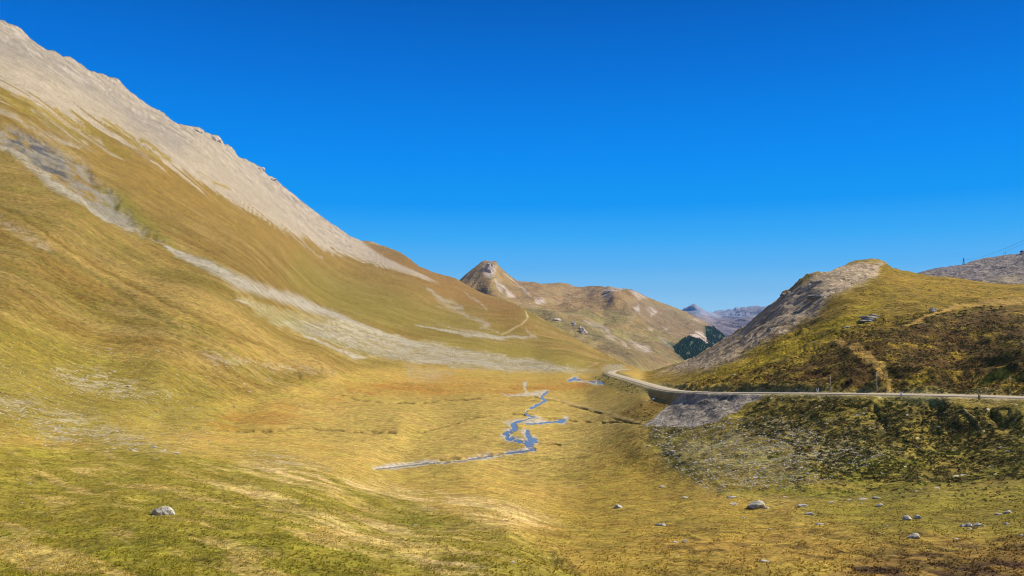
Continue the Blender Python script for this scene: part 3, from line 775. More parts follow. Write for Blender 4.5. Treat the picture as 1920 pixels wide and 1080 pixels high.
# ---- middle hills with the pointed peak
SKY2 = [(500, 560), (700, 575), (800, 575), (860, 527), (875, 513), (893, 498), (903, 491), (912, 489), (920, 490), (930, 489), (935, 497), (942, 506), (955, 516), (970, 526), (985, 527), (1000, 528), (1015, 532), (1032, 532), (1050, 530),
        (1062, 531), (1078, 538), (1090, 538), (1105, 536), (1125, 537), (1140, 538), (1160, 540), (1182, 543), (1192, 546), (1205, 552), (1215, 557), (1240, 567), (1260, 574), (1285, 583), (1310, 597), (1335, 612), (1356, 629), (1380, 655), (1420, 700), (1500, 720)]
CTRL2 = [(500, 560, 3000), (800, 575, 3000), (860, 527, 3130), (893, 500, 3180), (915, 490, 3220), (932, 492, 3190), (870, 550, 2880), (905, 530, 2950), (930, 560, 2700), (890, 580, 2900),
         (970, 527, 3350), (1050, 531, 3700), (1100, 538, 3750), (1160, 540, 3400), (1210, 555, 3500), (1285, 583, 3800), (1340, 615, 3500), (1356, 629, 3300),
         (1000, 560, 2900), (1050, 570, 3000), (1100, 570, 3050), (1150, 560, 3050), (1130, 600, 2600), (1200, 590, 2900), (1230, 600, 2950), (1180, 640, 2100), (1250, 640, 2450), (1300, 620, 2900),
         (1320, 645, 2700), (1270, 665, 2200), (1220, 680, 1750), (1080, 612, 2050), (1045, 600, 2150), (1130, 640, 1750), (1180, 680, 1450), (1000, 600, 2250), (1100, 590, 2500), (1300, 700, 1900), (1210, 710, 1400), (1100, 700, 1200), (900, 640, 1900), (700, 640, 2400), (1400, 700, 2600)]
cols2 = np.arange(760, 1440, 1.15)
Bs = Sheet(cols2, 230, SKY2, lambda c: np.interp(c, [700, 900, 1200, 1440], [640, 670, 725, 730]), CTRL2, 900, 9000, lambda c: (fbm(c / 7, c * 0, 44, 4, 0.65) - 0.5) * np.interp(c, [880, 905, 935, 950, 1110, 1130, 1200, 1220], [1, 6, 6, 1.5, 1.5, 4.5, 3, 1.5]))
PX, PY = Bs.PX, Bs.PY
X0, Y0 = Bs.P[..., 0].copy(), Bs.P[..., 1].copy()
spc = Bs.spacing()
WX = PX + (fbm(PX / 12, PY / 9, 31, 4, 0.6) - 0.5) * 12
WY = PY + (fbm(PX / 12 + 40, PY / 9, 37, 4, 0.6) - 0.5) * 9
ez = sst(0, 14, PY - Bs.top[None])
rav = fbm((X0 - 0.35 * Y0) / 130, (Y0 + X0) / 600, 301, 4, 0.55) - 0.5
Bs.P[..., 2] += (rav * 58 * np.clip(600 / (spc * 8 + 1), 0, 1) * 0.6 + (ridged(X0 / 160, Y0 / 200, 305, 3) - 0.6) * 13) * (0.25 + 0.75 * ez)
C = np.zeros(PX.shape + (3,)) + c3(0.29, 0.20, 0.072)
m1 = fbm(X0 / 220, Y0 / 220, 311, 5, 0.6); m2 = fbm((X0 - 0.35 * Y0) / 45, (Y0 + X0) / 300, 321, 5, 0.62); m3 = fbm(X0 / 30, Y0 / 40, 331, 4, 0.65)
lay(sst(0.45, 0.62, m1) * sst(535, 590, PY), c3(0.26, 0.22, 0.07), 0.85)
lay(sst(600, 545, PY) * (PX > 960) * (PX < 1220), c3(0.30, 0.19, 0.08), 0.65)
lay(sst(0.5, 0.68, m2), c3(0.33, 0.245, 0.12), 0.5)
lay(sst(0.45, 0.3, m2), c3(0.15, 0.11, 0.045), 0.5)
lay(region([(1190, 560), (1260, 575), (1330, 612), (1340, 640), (1260, 640), (1220, 610), (1180, 585)], 12), c3(0.235, 0.165, 0.09), 0.75)
lay(region([(1130, 640), (1230, 640), (1270, 668), (1230, 705), (1180, 690), (1120, 660)], 10), c3(0.20, 0.14, 0.07), 0.6)
pr = c3(0.46, 0.38, 0.31)
for p, k in (([(905, 500), (918, 496), (930, 505), (926, 520), (914, 522), (905, 515)], 0.85), ([(922, 520), (932, 525), (950, 538), (968, 552), (955, 552), (935, 540)], 1.0), ([(900, 490), (934, 488), (934, 500), (912, 497)], 0.7),
             ([(1002, 555), (1014, 558), (1022, 563), (1008, 565)], 0.9), ([(1125, 560), (1135, 545), (1150, 538), (1170, 542), (1155, 552), (1140, 562)], 0.65), ([(1178, 545), (1195, 545), (1212, 558), (1198, 562)], 0.75),
             ([(1188, 580), (1198, 576), (1200, 588), (1190, 588)], 0.8), ([(1210, 576), (1225, 577), (1232, 588), (1222, 590)], 0.9), ([(1293, 620), (1308, 618), (1322, 627), (1330, 640), (1322, 645), (1312, 632), (1296, 628)], 1.0),
             ([(1240, 612), (1250, 618), (1254, 628), (1246, 622)], 0.7), ([(1215, 614), (1226, 618), (1224, 624), (1214, 620)], 0.6), ([(1290, 592), (1300, 596), (1316, 606), (1306, 604)], 0.7), ([(1235, 634), (1262, 650), (1277, 664), (1268, 664), (1244, 646)], 0.75),
             ([(1170, 630), (1200, 645), (1225, 664), (1212, 668), (1185, 652)], 0.75), ([(1125, 612), (1150, 640), (1160, 655), (1138, 640)], 0.5)):
    lay(region(p, 3, 0.6) * sst(0.25, 0.5, m3), pr, k)
for s in ([(948, 515, 1.5), (962, 527, 1.2), (985, 545, 1.5), (1000, 556, 1.2)], [(1095, 535, 0.8), (1100, 545, 1)], [(1095, 600, 1.5), (1130, 612, 2), (1160, 640, 2), (1180, 660, 2)]):
    lay(stroke(s, 0.8, 0.5), pr, 0.6)
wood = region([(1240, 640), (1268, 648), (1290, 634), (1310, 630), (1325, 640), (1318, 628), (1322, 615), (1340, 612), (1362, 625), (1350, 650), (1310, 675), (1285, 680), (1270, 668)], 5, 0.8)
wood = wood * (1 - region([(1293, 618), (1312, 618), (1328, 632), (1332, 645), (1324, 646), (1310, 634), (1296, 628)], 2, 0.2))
lay(stroke([(1020, 590, 3), (1090, 612, 6), (1140, 650, 7), (1190, 690, 6)], 0.9, 1.0), c3(0.14, 0.11, 0.05), 0.6)  # ravine shadow along the lower spur, painted as a dark band in the colour
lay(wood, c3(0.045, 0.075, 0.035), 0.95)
C *= (1 + (m3[..., None] - 0.5) * 0.5)
PF = np.concatenate([back_rows(Bs.P, 6, 0.05, 0.6), Bs.P])
def ext2(a, n=6): return np.concatenate([np.repeat(a[:1], n, 0), a])
aux = np.zeros(PX.shape + (3,)); aux[..., 0] = 0.3
cp = ext2(PX)
cls = np.where(cp < 955, 0, 1)[1:, 1:]
build_sheet(['pointed_peak', 'middle_hills'], PF, ext2(C), ext2(aux), cls, M_FAR)

# ---- grey hill far right
SKY4 = [(1600, 540), (1690, 520), (1722, 510), (1750, 503), (1780, 499), (1800, 496), (1812, 494), (1825, 489), (1845, 484), (1870, 480), (1900, 477), (1920, 474), (1990, 452), (2100, 430), (2400, 420), (2600, 450)]
CTRL4 = [(1600, 540, 1700), (1722, 510, 1500), (1800, 496, 1450), (1920, 474, 1350), (2100, 430, 1300), (2500, 430, 1300), (1650, 580, 1200), (1800, 540, 1050), (1920, 560, 850), (2300, 540, 900), (1920, 520, 1050), (1900, 620, 600), (2500, 620, 600), (1600, 620, 800)]
cols4 = np.concatenate([np.arange(1590, 1990, 1.6), np.arange(1990, 2600, 12.0)])
Ds = Sheet(cols4, 110, SKY4, lambda c: np.full(c.shape, 600.0), CTRL4, 400, 5000, lambda c: (fbm(c / 8, c * 0, 48, 4, 0.65) - 0.5) * 2.5)
PX, PY = Ds.PX, Ds.PY
X0, Y0 = Ds.P[..., 0].copy(), Ds.P[..., 1].copy()
spc = Ds.spacing()
WX = PX; WY = PY
Ds.P[..., 2] += ((ridged(X0 / 50, Y0 / 60, 405, 4) - 0.6) * 9 + (fbm(X0 / 14, Y0 / 18, 407, 3) - 0.5) * 4) * (0.3 + 0.7 * sst(0, 10, PY - Ds.top[None]))
C = np.zeros(PX.shape + (3,)) + c3(0.24, 0.205, 0.185)
m3 = fbm(X0 / 12, Y0 / 16, 411, 5, 0.65); m4 = fbm(X0 / 60, Y0 / 60, 415, 4, 0.6)
lay(sst(0.5, 0.62, m3), c3(0.33, 0.28, 0.235), 0.6); lay(sst(0.46, 0.36, m3), c3(0.13, 0.115, 0.11), 0.7)
lay(sst(0.45, 0.65, m4) * sst(500, 530, PY), c3(0.31, 0.25, 0.15), 0.7)
lay(sst(515, 500, PY) * (PX < 1800), c3(0.17, 0.17, 0.175), 0.6)
aux = np.zeros(PX.shape + (3,)); aux[..., 0] = 0.6
PF = np.concatenate([back_rows(Ds.P, 6, 0.05, 0.6), Ds.P])
build_sheet(['grey_hill'], PF, ext2(C), ext2(aux), np.zeros((PF.shape[0] - 1, PF.shape[1] - 1), int), M_FAR)

# ---- distant range at the end of the valley
SKY3 = [(1100, 610), (1200, 600), (1262, 590), (1282, 579), (1290, 575.5), (1296, 572.5), (1301, 569.5), (1306, 572.5), (1311, 576), (1318, 580), (1326, 584), (1336, 585), (1345, 582), (1352, 582), (1360, 583), (1366, 580), (1374, 581), (1380, 576), (1386, 578), (1394, 576),
        (1400, 577), (1406, 574), (1414, 573), (1420, 573), (1428, 576), (1436, 575), (1446, 571), (1470, 566), (1550, 570), (1700, 590)]
CTRL3 = [(1100, 610, 9500), (1282, 579, 9500), (1301, 570, 9400), (1345, 582, 9600), (1414, 573, 9000), (1470, 566, 8500), (1700, 590, 8500), (1300, 600, 8000), (1340, 610, 7000), (1400, 600, 7200), (1355, 640, 5500), (1450, 600, 7000), (1300, 660, 5500), (1200, 660, 5500), (1500, 680, 5000), (1100, 680, 5500), (1385, 620, 6300)]
cols3 = np.arange(1200, 1560, 0.9)
Es = Sheet(cols3, 110, SKY3, lambda c: np.full(c.shape, 665.0), CTRL3, 3000, 12000, lambda c: (fbm(c / 4, c * 0, 52, 4, 0.75) - 0.5) * 3.0)
PX, PY = Es.PX, Es.PY
X0, Y0 = Es.P[..., 0].copy(), Es.P[..., 1].copy()
spc = Es.spacing(); WX = PX + (fbm(PX / 8, PY / 6, 31, 4) - 0.5) * 8; WY = PY + (fbm(PX / 8, PY / 6, 35, 4) - 0.5) * 6
Es.P[..., 2] += ((ridged(X0 / 300 + Y0 / 2600, Y0 / 2000, 505, 4) - 0.6) * 120) * (0.15 + 0.85 * sst(0, 10, PY - Es.top[None]))
C = np.zeros(PX.shape + (3,)) + c3(0.22, 0.18, 0.175)
m3 = fbm(X0 / 90, Y0 / 600, 511, 5, 0.65)
lay(sst(600, 585, WY), c3(0.27, 0.32, 0.42), 0.95)  # aerial haze on the far peaks, painted blue into the rock colour
lay(region([(1286, 588), (1320, 590), (1345, 600), (1342, 612), (1325, 606), (1300, 598)], 4), c3(0.40, 0.32, 0.27), 0.8)
lay(region([(1412, 600), (1440, 580), (1450, 582), (1425, 602)], 4), c3(0.38, 0.30, 0.25), 0.7)
lay(sst(0.45, 0.6, m3), c3(0.26, 0.21, 0.19), 0.5)
lay(region([(1300, 640), (1345, 622), (1370, 640), (1340, 660)], 5), c3(0.16, 0.12, 0.12), 0.6)
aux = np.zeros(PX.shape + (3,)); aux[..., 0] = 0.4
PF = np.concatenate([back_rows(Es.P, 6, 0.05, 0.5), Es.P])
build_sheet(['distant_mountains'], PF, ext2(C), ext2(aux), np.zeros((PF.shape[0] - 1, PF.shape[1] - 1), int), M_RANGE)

# ---- land below and beyond everything, out to the horizon
gp = mesh_np('far_ground', [(-6000, -900, -420), (6500, -900, -420), (6500, 17000, -420), (-6000, 17000, -420)], [(0, 1, 2, 3)], plain_mat('far_ground_soil', (0.18, 0.14, 0.07), 0.95, 0.002, 0.5))
tag(gp, kind='structure')

# ------------------------------------------------------------------ road
def ribbon(Cn, offs, zoff):
    t = np.gradient(Cn, axis=0); t[:, 2] = 0
    t /= np.linalg.norm(t, axis=1)[:, None]
    nrm = np.stack([t[:, 1], -t[:, 0], 0 * t[:, 0]], -1)
    return np.stack([Cn + nrm * o + np.array([0, 0, z]) for o, z in zip(offs, zoff)], 1)
RCf = catmull(RW, 26)
rb = ribbon(RCf, [-2.4, -2.28, -1.1, 0, 1.1, 2.28, 2.4], [-0.25, -0.01, 0.05, 0.08, 0.05, -0.01, -0.25])
nr, nc = rb.shape[:2]
m, nt, b = new_mat('road_surface')
tc = nd(nt, 'ShaderNodeTexCoord')
n1 = noise_node(nt, 0.35, 5, 0.6, tc.outputs['Object']); n2 = noise_node(nt, 9, 3, 0.6, tc.outputs['Object'])
rr = nd(nt, 'ShaderNodeValToRGB')
rr.color_ramp.elements[0].position = 0.3; rr.color_ramp.elements[0].color = (0.34, 0.285, 0.20, 1)
rr.color_ramp.elements[1].position = 0.7; rr.color_ramp.elements[1].color = (0.50, 0.43, 0.32, 1)
nt.links.new(mathn(nt, 'MULTIPLY_ADD', n2.outputs['Fac'], 0.35, mathn(nt, 'MULTIPLY', n1.outputs['Fac'], 0.65)), rr.inputs[0])
nt.links.new(rr.outputs[0], b.inputs['Base Color'])
M_ROAD = m
o = mesh_np('road', rb.reshape(-1, 3), grid_faces(nr, nc)[:, :, ::-1].reshape(-1, 4), M_ROAD)
tag(o, kind='structure')

# ------------------------------------------------------------------ water
m, nt, b = new_mat('stream_water')
b.inputs['Base Color'].default_value = (0.15, 0.155, 0.15, 1)
b.inputs['Roughness'].default_value = 0.14; b.inputs['Specular IOR Level'].default_value = 0.5
b.inputs['IOR'].default_value = 1.33
tc = nd(nt, 'ShaderNodeTexCoord'); n1 = noise_node(nt, 2.2, 3, 0.6, tc.outputs['Object'])
bn = nd(nt, 'ShaderNodeBump'); bn.inputs['Distance'].default_value = 0.025
nt.links.new(n1.outputs['Fac'], bn.inputs['Height']); nt.links.new(bn.outputs[0], b.inputs['Normal'])
M_WATER = m
wm = WMASK > 0.02
WP = np.stack([A.P[..., 0], A.P[..., 1], Z0A - 0.16], -1)
fw = (wm[:-1, :-1] | wm[1:, :-1] | wm[1:, 1:] | wm[:-1, 1:])
ff = grid_faces(*wm.shape)[fw]
u, inv = np.unique(ff, return_inverse=True)
o = mesh_np('stream_water', WP.reshape(-1, 3)[u], inv.reshape(-1, 4), M_WATER)
tag(o, kind='structure')

# ------------------------------------------------------------------ rocks
def rock_mesh(name, seed, mat, sub=3, facets=9, sx=1.0, sy=0.8, sz=0.6, noise=0.12):
    """angular boulder: a ball cut by random planes, then roughened"""
    r = random.Random(seed)
    bm = bmesh.new()
    bmesh.ops.create_icosphere(bm, subdivisions=sub, radius=1.0)
    pl = []
    for k in range(facets):
        v = Vector((r.gauss(0, 1), r.gauss(0, 1), r.gauss(0, 0.8))).normalized()
        pl.append((v, r.uniform(0.55, 0.85)))
    for v in bm.verts:
        c = v.co.copy()
        for n, d in pl:
            e = c.dot(n) - d
            if e > 0: c -= n * e * 0.93
        k = 1 + noise * (r.random() - 0.5)
        v.co = Vector((c.x * sx * k, c.y * sy * k, c.z * sz * k + sz * 0.35))
    me = bpy.data.meshes.new(name); bm.to_mesh(me); bm.free(); me.materials.append(mat)
    return me

PROTO = [rock_mesh('boulder', s, M_BOULDER, 3, 10, r1, r2, r3) for s, r1, r2, r3 in ((3, 1, 0.75, 0.55), (4, 1, 0.7, 0.7), (5, 1, 0.8, 0.35), (6, 1, 0.9, 0.6), (8, 1, 0.6, 0.45), (9, 1, 0.7, 0.3))]
SMALL = [rock_mesh('stone', s, M_BOULDER, 2, 8, 1, r2, r3) for s, r2, r3 in ((13, 0.75, 0.5), (14, 0.8, 0.6), (15, 0.7, 0.35), (16, 0.9, 0.45))]

def put_rock(px, py, wpx, label, group=None, proto=None, rz=None, name='boulder', cat='boulder', tilt=0.0, k=0.42):
    p = A.at(px, py)
    d = p[1]
    s = wpx * d / F * 0.5
    me = proto if proto is not None else PROTO[random.randrange(len(PROTO))]
    o = bpy.data.objects.new(name, me); COL.objects.link(o)
    o.location = (p[0], p[1], p[2] - s * 0.16)
    o.scale = (s, s, s)
    o.rotation_euler = (0, tilt, random.uniform(0, 6.28) if rz is None else rz)
    return tag(o, label, cat, group)

put_rock(304, 965, 42, 'largest pale boulder in the front left grass, split dark on its left side', proto=PROTO[1], rz=0.1, tilt=0.25)
put_rock(287, 968, 8, 'small low stone just left of the split front boulder', proto=SMALL[0], name='stone', cat='stone')
put_rock(1420, 951, 42, 'biggest boulder below the shrubby bank, dark on its left face', proto=PROTO[3], rz=0.2, tilt=0.12)
put_rock(1438, 953, 12, 'small stone touching the right end of the biggest boulder under the bank', proto=SMALL[1], name='stone', cat='stone')
B1 = [
 (1159, 950, 20, 'lone pale boulder in the open meadow between stream and right bank', 3),
 (1152, 951, 9, 'little brown stone leaning on the lone meadow boulder', 0),
 (1234, 981, 13, 'left one of the two pointed stones in the middle foreground', 1), (1243, 981, 13, 'right one of the two pointed stones in the middle foreground', 1),
 (1266, 1013, 16, 'grass-topped stone left of a grey one in the middle foreground', 2), (1284, 1013, 14, 'smooth grey stone beside a grass-topped one', 1),
 (1285, 931, 20, 'long white flat stone in the meadow left of the biggest right boulder', 2),
 (1243, 910, 16, 'low stone at the meadow edge nearest the stony bank', 2), (1253, 926, 6, 'tiny dark stone left of the long white flat stone', 0),
 (1375, 944, 18, 'low crumbling stone just left of the biggest boulder', 4), (1372, 931, 24, 'long line of pale rubble above the crumbling stone', 2),
 (1434, 1049, 26, 'long flat white stone near the bottom edge, right of centre', 5),
 (1394, 972, 9, 'small stone with a tan top below the biggest right boulder', 0), (1445, 996, 9, 'small pale stone between the bottom flat stone and the big boulder', 0),
 (1269, 1039, 8, 'small round pale stone under the grey pair', 3),
 (1505, 949, 22, 'broken pale rock at the foot of the bank, left of the row of flat rocks', 4), (1518, 966, 20, 'low broken rock just below the broken pale rock', 4),
 (1538, 986, 22, 'flat dark-edged rock in the meadow, lowest of the three on the left', 2),
 (1558, 943, 18, 'bright cream flat stone at the foot of the bank', 5), (1592, 939, 14, 'tan stone between the cream flat stone and a grey slab', 2),
 (1617, 937, 22, 'grey-white slab at the foot of the bank', 5), (1645, 936, 18, 'rubbly pale rock right of the grey-white slab', 4),
 (1650, 950, 18, 'two-toned rock below the rubbly pale rock', 3),
 (1702, 973, 22, 'jagged left half of the split rock in the right meadow', 1), (1722, 970, 20, 'flatter right half of the split rock in the right meadow', 3),
 (1715, 1006, 28, 'domed pale boulder alone near the bottom right', 3), (1793, 1009, 16, 'flat grey stone half sunk in grass right of the domed boulder', 5),
 (1662, 987, 8, 'small white stone between the split rock and the domed boulder', 0),
 (1804, 986, 14, 'leftmost block of the boulder group in the right meadow', 1), (1818, 985, 18, 'tall tan block in the middle of the boulder group', 1), (1833, 984, 18, 'rightmost big block of the boulder group', 3), (1820, 990, 16, 'low white slab in front of the boulder group', 5), (1845, 985, 10, 'small end stone right of the boulder group', 0),
 (1873, 963, 16, 'dark-shadowed rock near the right edge', 4), (1890, 960, 18, 'pale rock right behind the dark-shadowed one', 3), (1888, 982, 12, 'small flat stone right of the boulder group', 5),
 (1915, 1004, 10, 'stone cut by the right edge of the view', 0), (1757, 917, 14, 'white stone among the shrubs on the right bank', 2),
 (1722, 1058, 6, 'tiny white stone among brown hummocks at the bottom right', 3),
 (887, 1045, 8, 'left stone of the small trio at the bottom centre', 2), (960, 1049, 20, 'flat grey stone, middle of the small trio at the bottom centre', 5), (973, 1045, 8, 'right stone of the small trio at the bottom centre', 0),
 (779, 982, 9, 'pale flat stone in the green hollow of the front meadow', 2),
 (247, 842, 12, 'round white stone on the lip of the left knoll', 3), (83, 828, 6, 'small yellowish stone at the foot of the far left stones', 0),
 (56, 902, 7, 'right one of the two white stones at the far left', 1), (32, 898, 6, 'left one of the two white stones at the far left', 1), (41, 940, 6, 'white stone beside a dark tuft at the far left', 0),
 (40, 990, 6, 'lone white stone low at the far left', 0), (132, 964, 5, 'tiny white stone left of the split boulder', 0), (12, 1004, 7, 'greyish stone at the left edge near the bottom', 2), (272, 1046, 4, 'tiny white dot of stone below the split boulder', 0), (110, 1055, 5, 'tiny stone beside a green tuft at the bottom left', 0),
 (288, 838, 20, 'left piece of the long white rubble line on the knoll lip', 5), (305, 844, 16, 'middle piece of the long white rubble line on the knoll lip', 5), (328, 849, 20, 'right piece of the long white rubble line on the knoll lip', 5),
 (205, 655, 8, 'upper white stone of a pair on the left slope', 3), (208, 660, 6, 'lower white stone of a pair on the left slope', 0), (296, 657, 8, 'single white stone right of the pair on the left slope', 2),
 (240, 723, 11, 'yellowish flat stone at the right end of the stone strip on the left slope', 5), (213, 694, 10, 'arched pale stone above the stone strip', 2),
 (439, 761, 9, 'pale stone on the lower hill beside the rust bog', 3), (428, 767, 5, 'small white stone left of the pale one by the rust bog', 0), (469, 770, 5, 'small white stone right of the pale one by the rust bog', 0),
 (392, 826, 6, 'dark stone on the meadow edge below the rust bog', 0), (457, 810, 5, 'lone pale stone in front of the rust bog', 0),
 (1226, 748, 12, 'rounded rock below the road at the top of the brown spur', 3), (1212, 750, 8, 'low rock left of the rounded rock on the brown spur', 2),
 (1339, 697, 11, 'bright flat stone on the slope above the road', 5), (1317, 706, 6, 'small stone below the bright flat stone above the road', 0),
 (1378, 702, 12, 'pale low rock above the road, left of the twin rocks', 2), (1395, 699, 8, 'left one of the twin pinkish rocks above the road', 1), (1404, 697, 9, 'right one of the twin pinkish rocks above the road', 3),
 (1246, 719, 7, 'pale stone at the roadside just above the bend', 0), (1203, 710, 6, 'pale stone on the inner side of the road bend', 0),
 (1162, 683, 5, 'white boulder above the far end of the road', 3), (1149, 684, 6, 'grey boulder on the knoll above the far end of the road', 1), (1179, 684, 5, 'cream boulder right of the far knoll', 3),
 (1263, 845, 16, 'pale rock at the left edge of the stony bank', 4), (1217, 836, 12, 'white rubble at the left tip of the stony bank', 2), (1300, 866, 9, 'small pale rock in the stony bank below the grey scree', 0),
]
for px, py, w, lab, pi in B1:
    stone = w < 13
    put_rock(px, py + 1, w, lab, proto=(SMALL[pi % 4] if stone else PROTO[pi]), name='stone' if stone else 'boulder', cat='stone' if stone else 'boulder', rz=random.uniform(-0.4, 0.4) + (math.pi if random.random() < 0.5 else 0))

def in_poly(pts, n, seed):
    r = np.random.default_rng(seed); p = np.array(pts, float)
    out = []
    while len(out) < n:
        q = np.stack([r.uniform(p[:, 0].min(), p[:, 0].max(), 4000), r.uniform(p[:, 1].min(), p[:, 1].max(), 4000)], 1)
        q = q[poly_sd(q[:, 0], q[:, 1], pts) > 0]
        out += q.tolist()
        if not len(q): break
    return np.array(out[:n])

# scattered small stones, single things by area
AREAS = [([(90, 680), (190, 690), (320, 735), (310, 748), (240, 745), (120, 722)], 34, 2.5, 6, 'small pale stone in the strip of stones across the left slope', 'stones of the strip on the left slope'),
         ([(60, 770), (150, 775), (260, 815), (350, 850), (200, 838), (80, 825)], 42, 2, 5, 'small pale stone in the stony patch above the left knoll', 'stones of the patch above the left knoll'),
         ([(0, 715), (80, 740), (90, 770), (0, 768)], 14, 2.5, 5, 'small stone in the stony patch at the left edge of the slope', 'stones at the left edge of the slope'),
         ([(1215, 810), (1300, 830), (1420, 860), (1500, 920), (1340, 925), (1260, 880)], 60, 2.5, 7, 'pale stone on the stony foot of the right bank', 'stones on the foot of the right bank'),
         ([(1500, 790), (1620, 770), (1900, 820), (1900, 890), (1600, 900), (1480, 860)], 26, 2.5, 6, 'pale stone between the shrubs of the right bank', 'stones between the shrubs of the right bank'),
         ([(470, 850), (520, 848), (640, 880), (560, 882)], 12, 2.5, 6, 'pale stone in the small patch left of the near stream', 'stones left of the near stream'),
         ([(1460, 945), (1900, 925), (1900, 1040), (1300, 1040)], 36, 2, 5.5, 'tiny pale stone lying in the right foreground meadow', 'tiny stones in the right foreground')]
for k, (poly, n, w0, w1, lab, grp) in enumerate(AREAS):
    for px, py in in_poly(poly, n, 500 + k):
        put_rock(px, py, (w0 + (w1 - w0) * random.random() ** 2) * (1.25 if px < 700 else 1.1), lab, grp, SMALL[random.randrange(4)], name='stone', cat='stone')

def ico(sub):
    bm = bmesh.new(); bmesh.ops.create_icosphere(bm, subdivisions=sub, radius=1.0)
    v = np.array([q.co[:] for q in bm.verts]); f = np.array([[w.index for w in q.verts] for q in bm.faces]); bm.free()
    return v, f

def scatter(name, pos, size, mat, label, base=None, flat=0.6, seed=1, colfn=None, sm=False, jit=0.25, yaw=True, cat=None):
    r = np.random.default_rng(seed)
    V, Fc = base if base is not None else ico(1)
    n = len(pos)
    a = r.uniform(0, 6.283, n) if yaw else np.zeros(n)
    W = np.repeat(V[None], n, 0) * (1 + r.uniform(-jit, jit, (n, len(V), 1)))
    W = W * np.stack([np.ones(n), r.uniform(0.7, 1, n), flat * r.uniform(0.7, 1.3, n)], -1)[:, None, :]
    ca, sa = np.cos(a)[:, None], np.sin(a)[:, None]
    x = W[..., 0] * ca - W[..., 1] * sa; y = W[..., 0] * sa + W[..., 1] * ca
    W = np.stack([x, y, W[..., 2]], -1) * size[:, None, None] + pos[:, None, :]
    Fs = Fc[None] + (np.arange(n) * len(V))[:, None, None]
    cols = None
    if colfn is not None:
        cc = colfn(r, n); cc = np.concatenate([cc, np.ones((n, 1))], 1)
        cols = {'Col': np.repeat(cc, len(V), 0)}
    o = mesh_np(name, W.reshape(-1, 3), Fs.reshape(-1, Fc.shape[1]), mat, cols, sm)
    tag(o, label, cat, None, 'stuff')
    return o

def col_mat(name, scale=3.0, var=0.7, trans=0.0):
    m, nt, b = new_mat(name); L = nt.links
    at = nd(nt, 'ShaderNodeAttribute', attribute_name='Col'); tc = nd(nt, 'ShaderNodeTexCoord')
    n = noise_node(nt, scale, 4, 0.6, tc.outputs['Object'])
    v = nd(nt, 'ShaderNodeVectorMath', operation='SCALE'); L.new(at.outputs['Color'], v.inputs[0])
    L.new(mathn(nt, 'MULTIPLY_ADD', n.outputs['Fac'], var, 1 - var / 2), v.inputs['Scale']); L.new(v.outputs[0], b.inputs['Base Color'])
    return m
M_COLR = col_mat('loose_stones', 1.0, 0.7)
M_LEAF = col_mat('shrub_leaves', 2.0, 0.9)

def stones_col(r, n):
    g = r.uniform(0.30, 0.66, (n, 1)); return np.hstack([g, g * 0.93, g * 0.82])
P, Sz = [], []
for poly, n, w0, w1, sd in (([(560, 600), (700, 625), (860, 655), (980, 675), (1090, 692), (1000, 696), (850, 687), (740, 673), (650, 650), (590, 625)], 5200, 0.9, 2.2, 1),
                        ([(450, 556), (560, 595), (680, 640), (660, 662), (560, 618)], 500, 0.9, 2, 2), ([(0, 680), (330, 740), (420, 800), (340, 850), (0, 820)], 1300, 1.0, 2.6, 3),
                        ([(1210, 797), (1285, 737), (1420, 740), (1365, 785), (1300, 802)], 700, 0.9, 2.4, 4), ([(1210, 800), (1450, 780), (1680, 860), (1500, 920), (1330, 925), (1240, 860)], 3400, 1.2, 4.2, 5), ([(1450, 780), (1640, 790), (1700, 850), (1560, 880), (1400, 850)], 1200, 0.9, 2.2, 13),
                        ([(380, 655), (640, 700), (600, 712), (400, 690)], 120, 1, 2, 6), ([(760, 688), (860, 700), (820, 714), (760, 708)], 120, 0.9, 1.8, 7), ([(1250, 700), (1480, 600), (1640, 500), (1560, 560), (1440, 650), (1330, 695)], 700, 1.0, 3.2, 8),
                        ([(700, 878), (760, 866), (826, 863), (735, 880)], 130, 1, 2.4, 9), ([(1100, 690), (1170, 684), (1180, 692), (1130, 700)], 60, 1, 2.5, 10), ([(1480, 940), (1920, 880), (1920, 1040), (1300, 1040)], 160, 0.9, 2.2, 11),
                        ([(0, 640), (400, 650), (560, 700), (400, 780), (0, 700)], 450, 0.9, 2.6, 12)):
    q = in_poly(poly, n, 900 + sd); p = A.at(q[:, 0], q[:, 1])
    w = (w0 + (w1 - w0) * rng.random(len(q)) ** 3) * 0.62
    P.append(p); Sz.append(w * p[:, 1] / F * (1.25 if sd in (1, 3, 12, 13) else 1.0))
scatter('scree_stones', np.concatenate(P), np.concatenate(Sz), M_COLR, 'loose grey and cream stones strewn over the fan and banks', flat=0.6, colfn=stones_col, cat='stones')

# ------------------------------------------------------------------ low shrubs of the bank and hill (ground cover)
def leaf_clump(seed, n=34):
    r = np.random.default_rng(seed); V = []; Fc = []
    for k in range(n):
        th = r.uniform(0, 6.283); el = math.asin(r.uniform(0.0, 1)); rad = r.uniform(0.65, 1.05)
        c = np.array([math.cos(th) * math.cos(el), math.sin(th) * math.cos(el), math.sin(el) * 0.8]) * rad
        u = r.normal(size=3); u /= np.linalg.norm(u); w = np.cross(u, r.normal(size=3)); w /= np.linalg.norm(w)
        s = r.uniform(0.18, 0.36); i = len(V)
        V += [c - u * s, c + w * s * 0.7, c + u * s * 0.9, c - w * s * 0.6]; Fc.append((i, i + 1, i + 2, i + 3))
    return np.array(V), np.array(Fc)
def shrub_col(r, n):
    t = r.random((n, 1)); a = np.array([[0.040, 0.050, 0.018]]); b_ = np.array([[0.14, 0.135, 0.026]]); c_ = np.array([[0.11, 0.062, 0.03]])
    k = (r.random((n, 1)) < 0.3)
    return np.where(k, c_ * (0.7 + 0.9 * t), (a * (1 - t) + b_ * t) * 1.5)
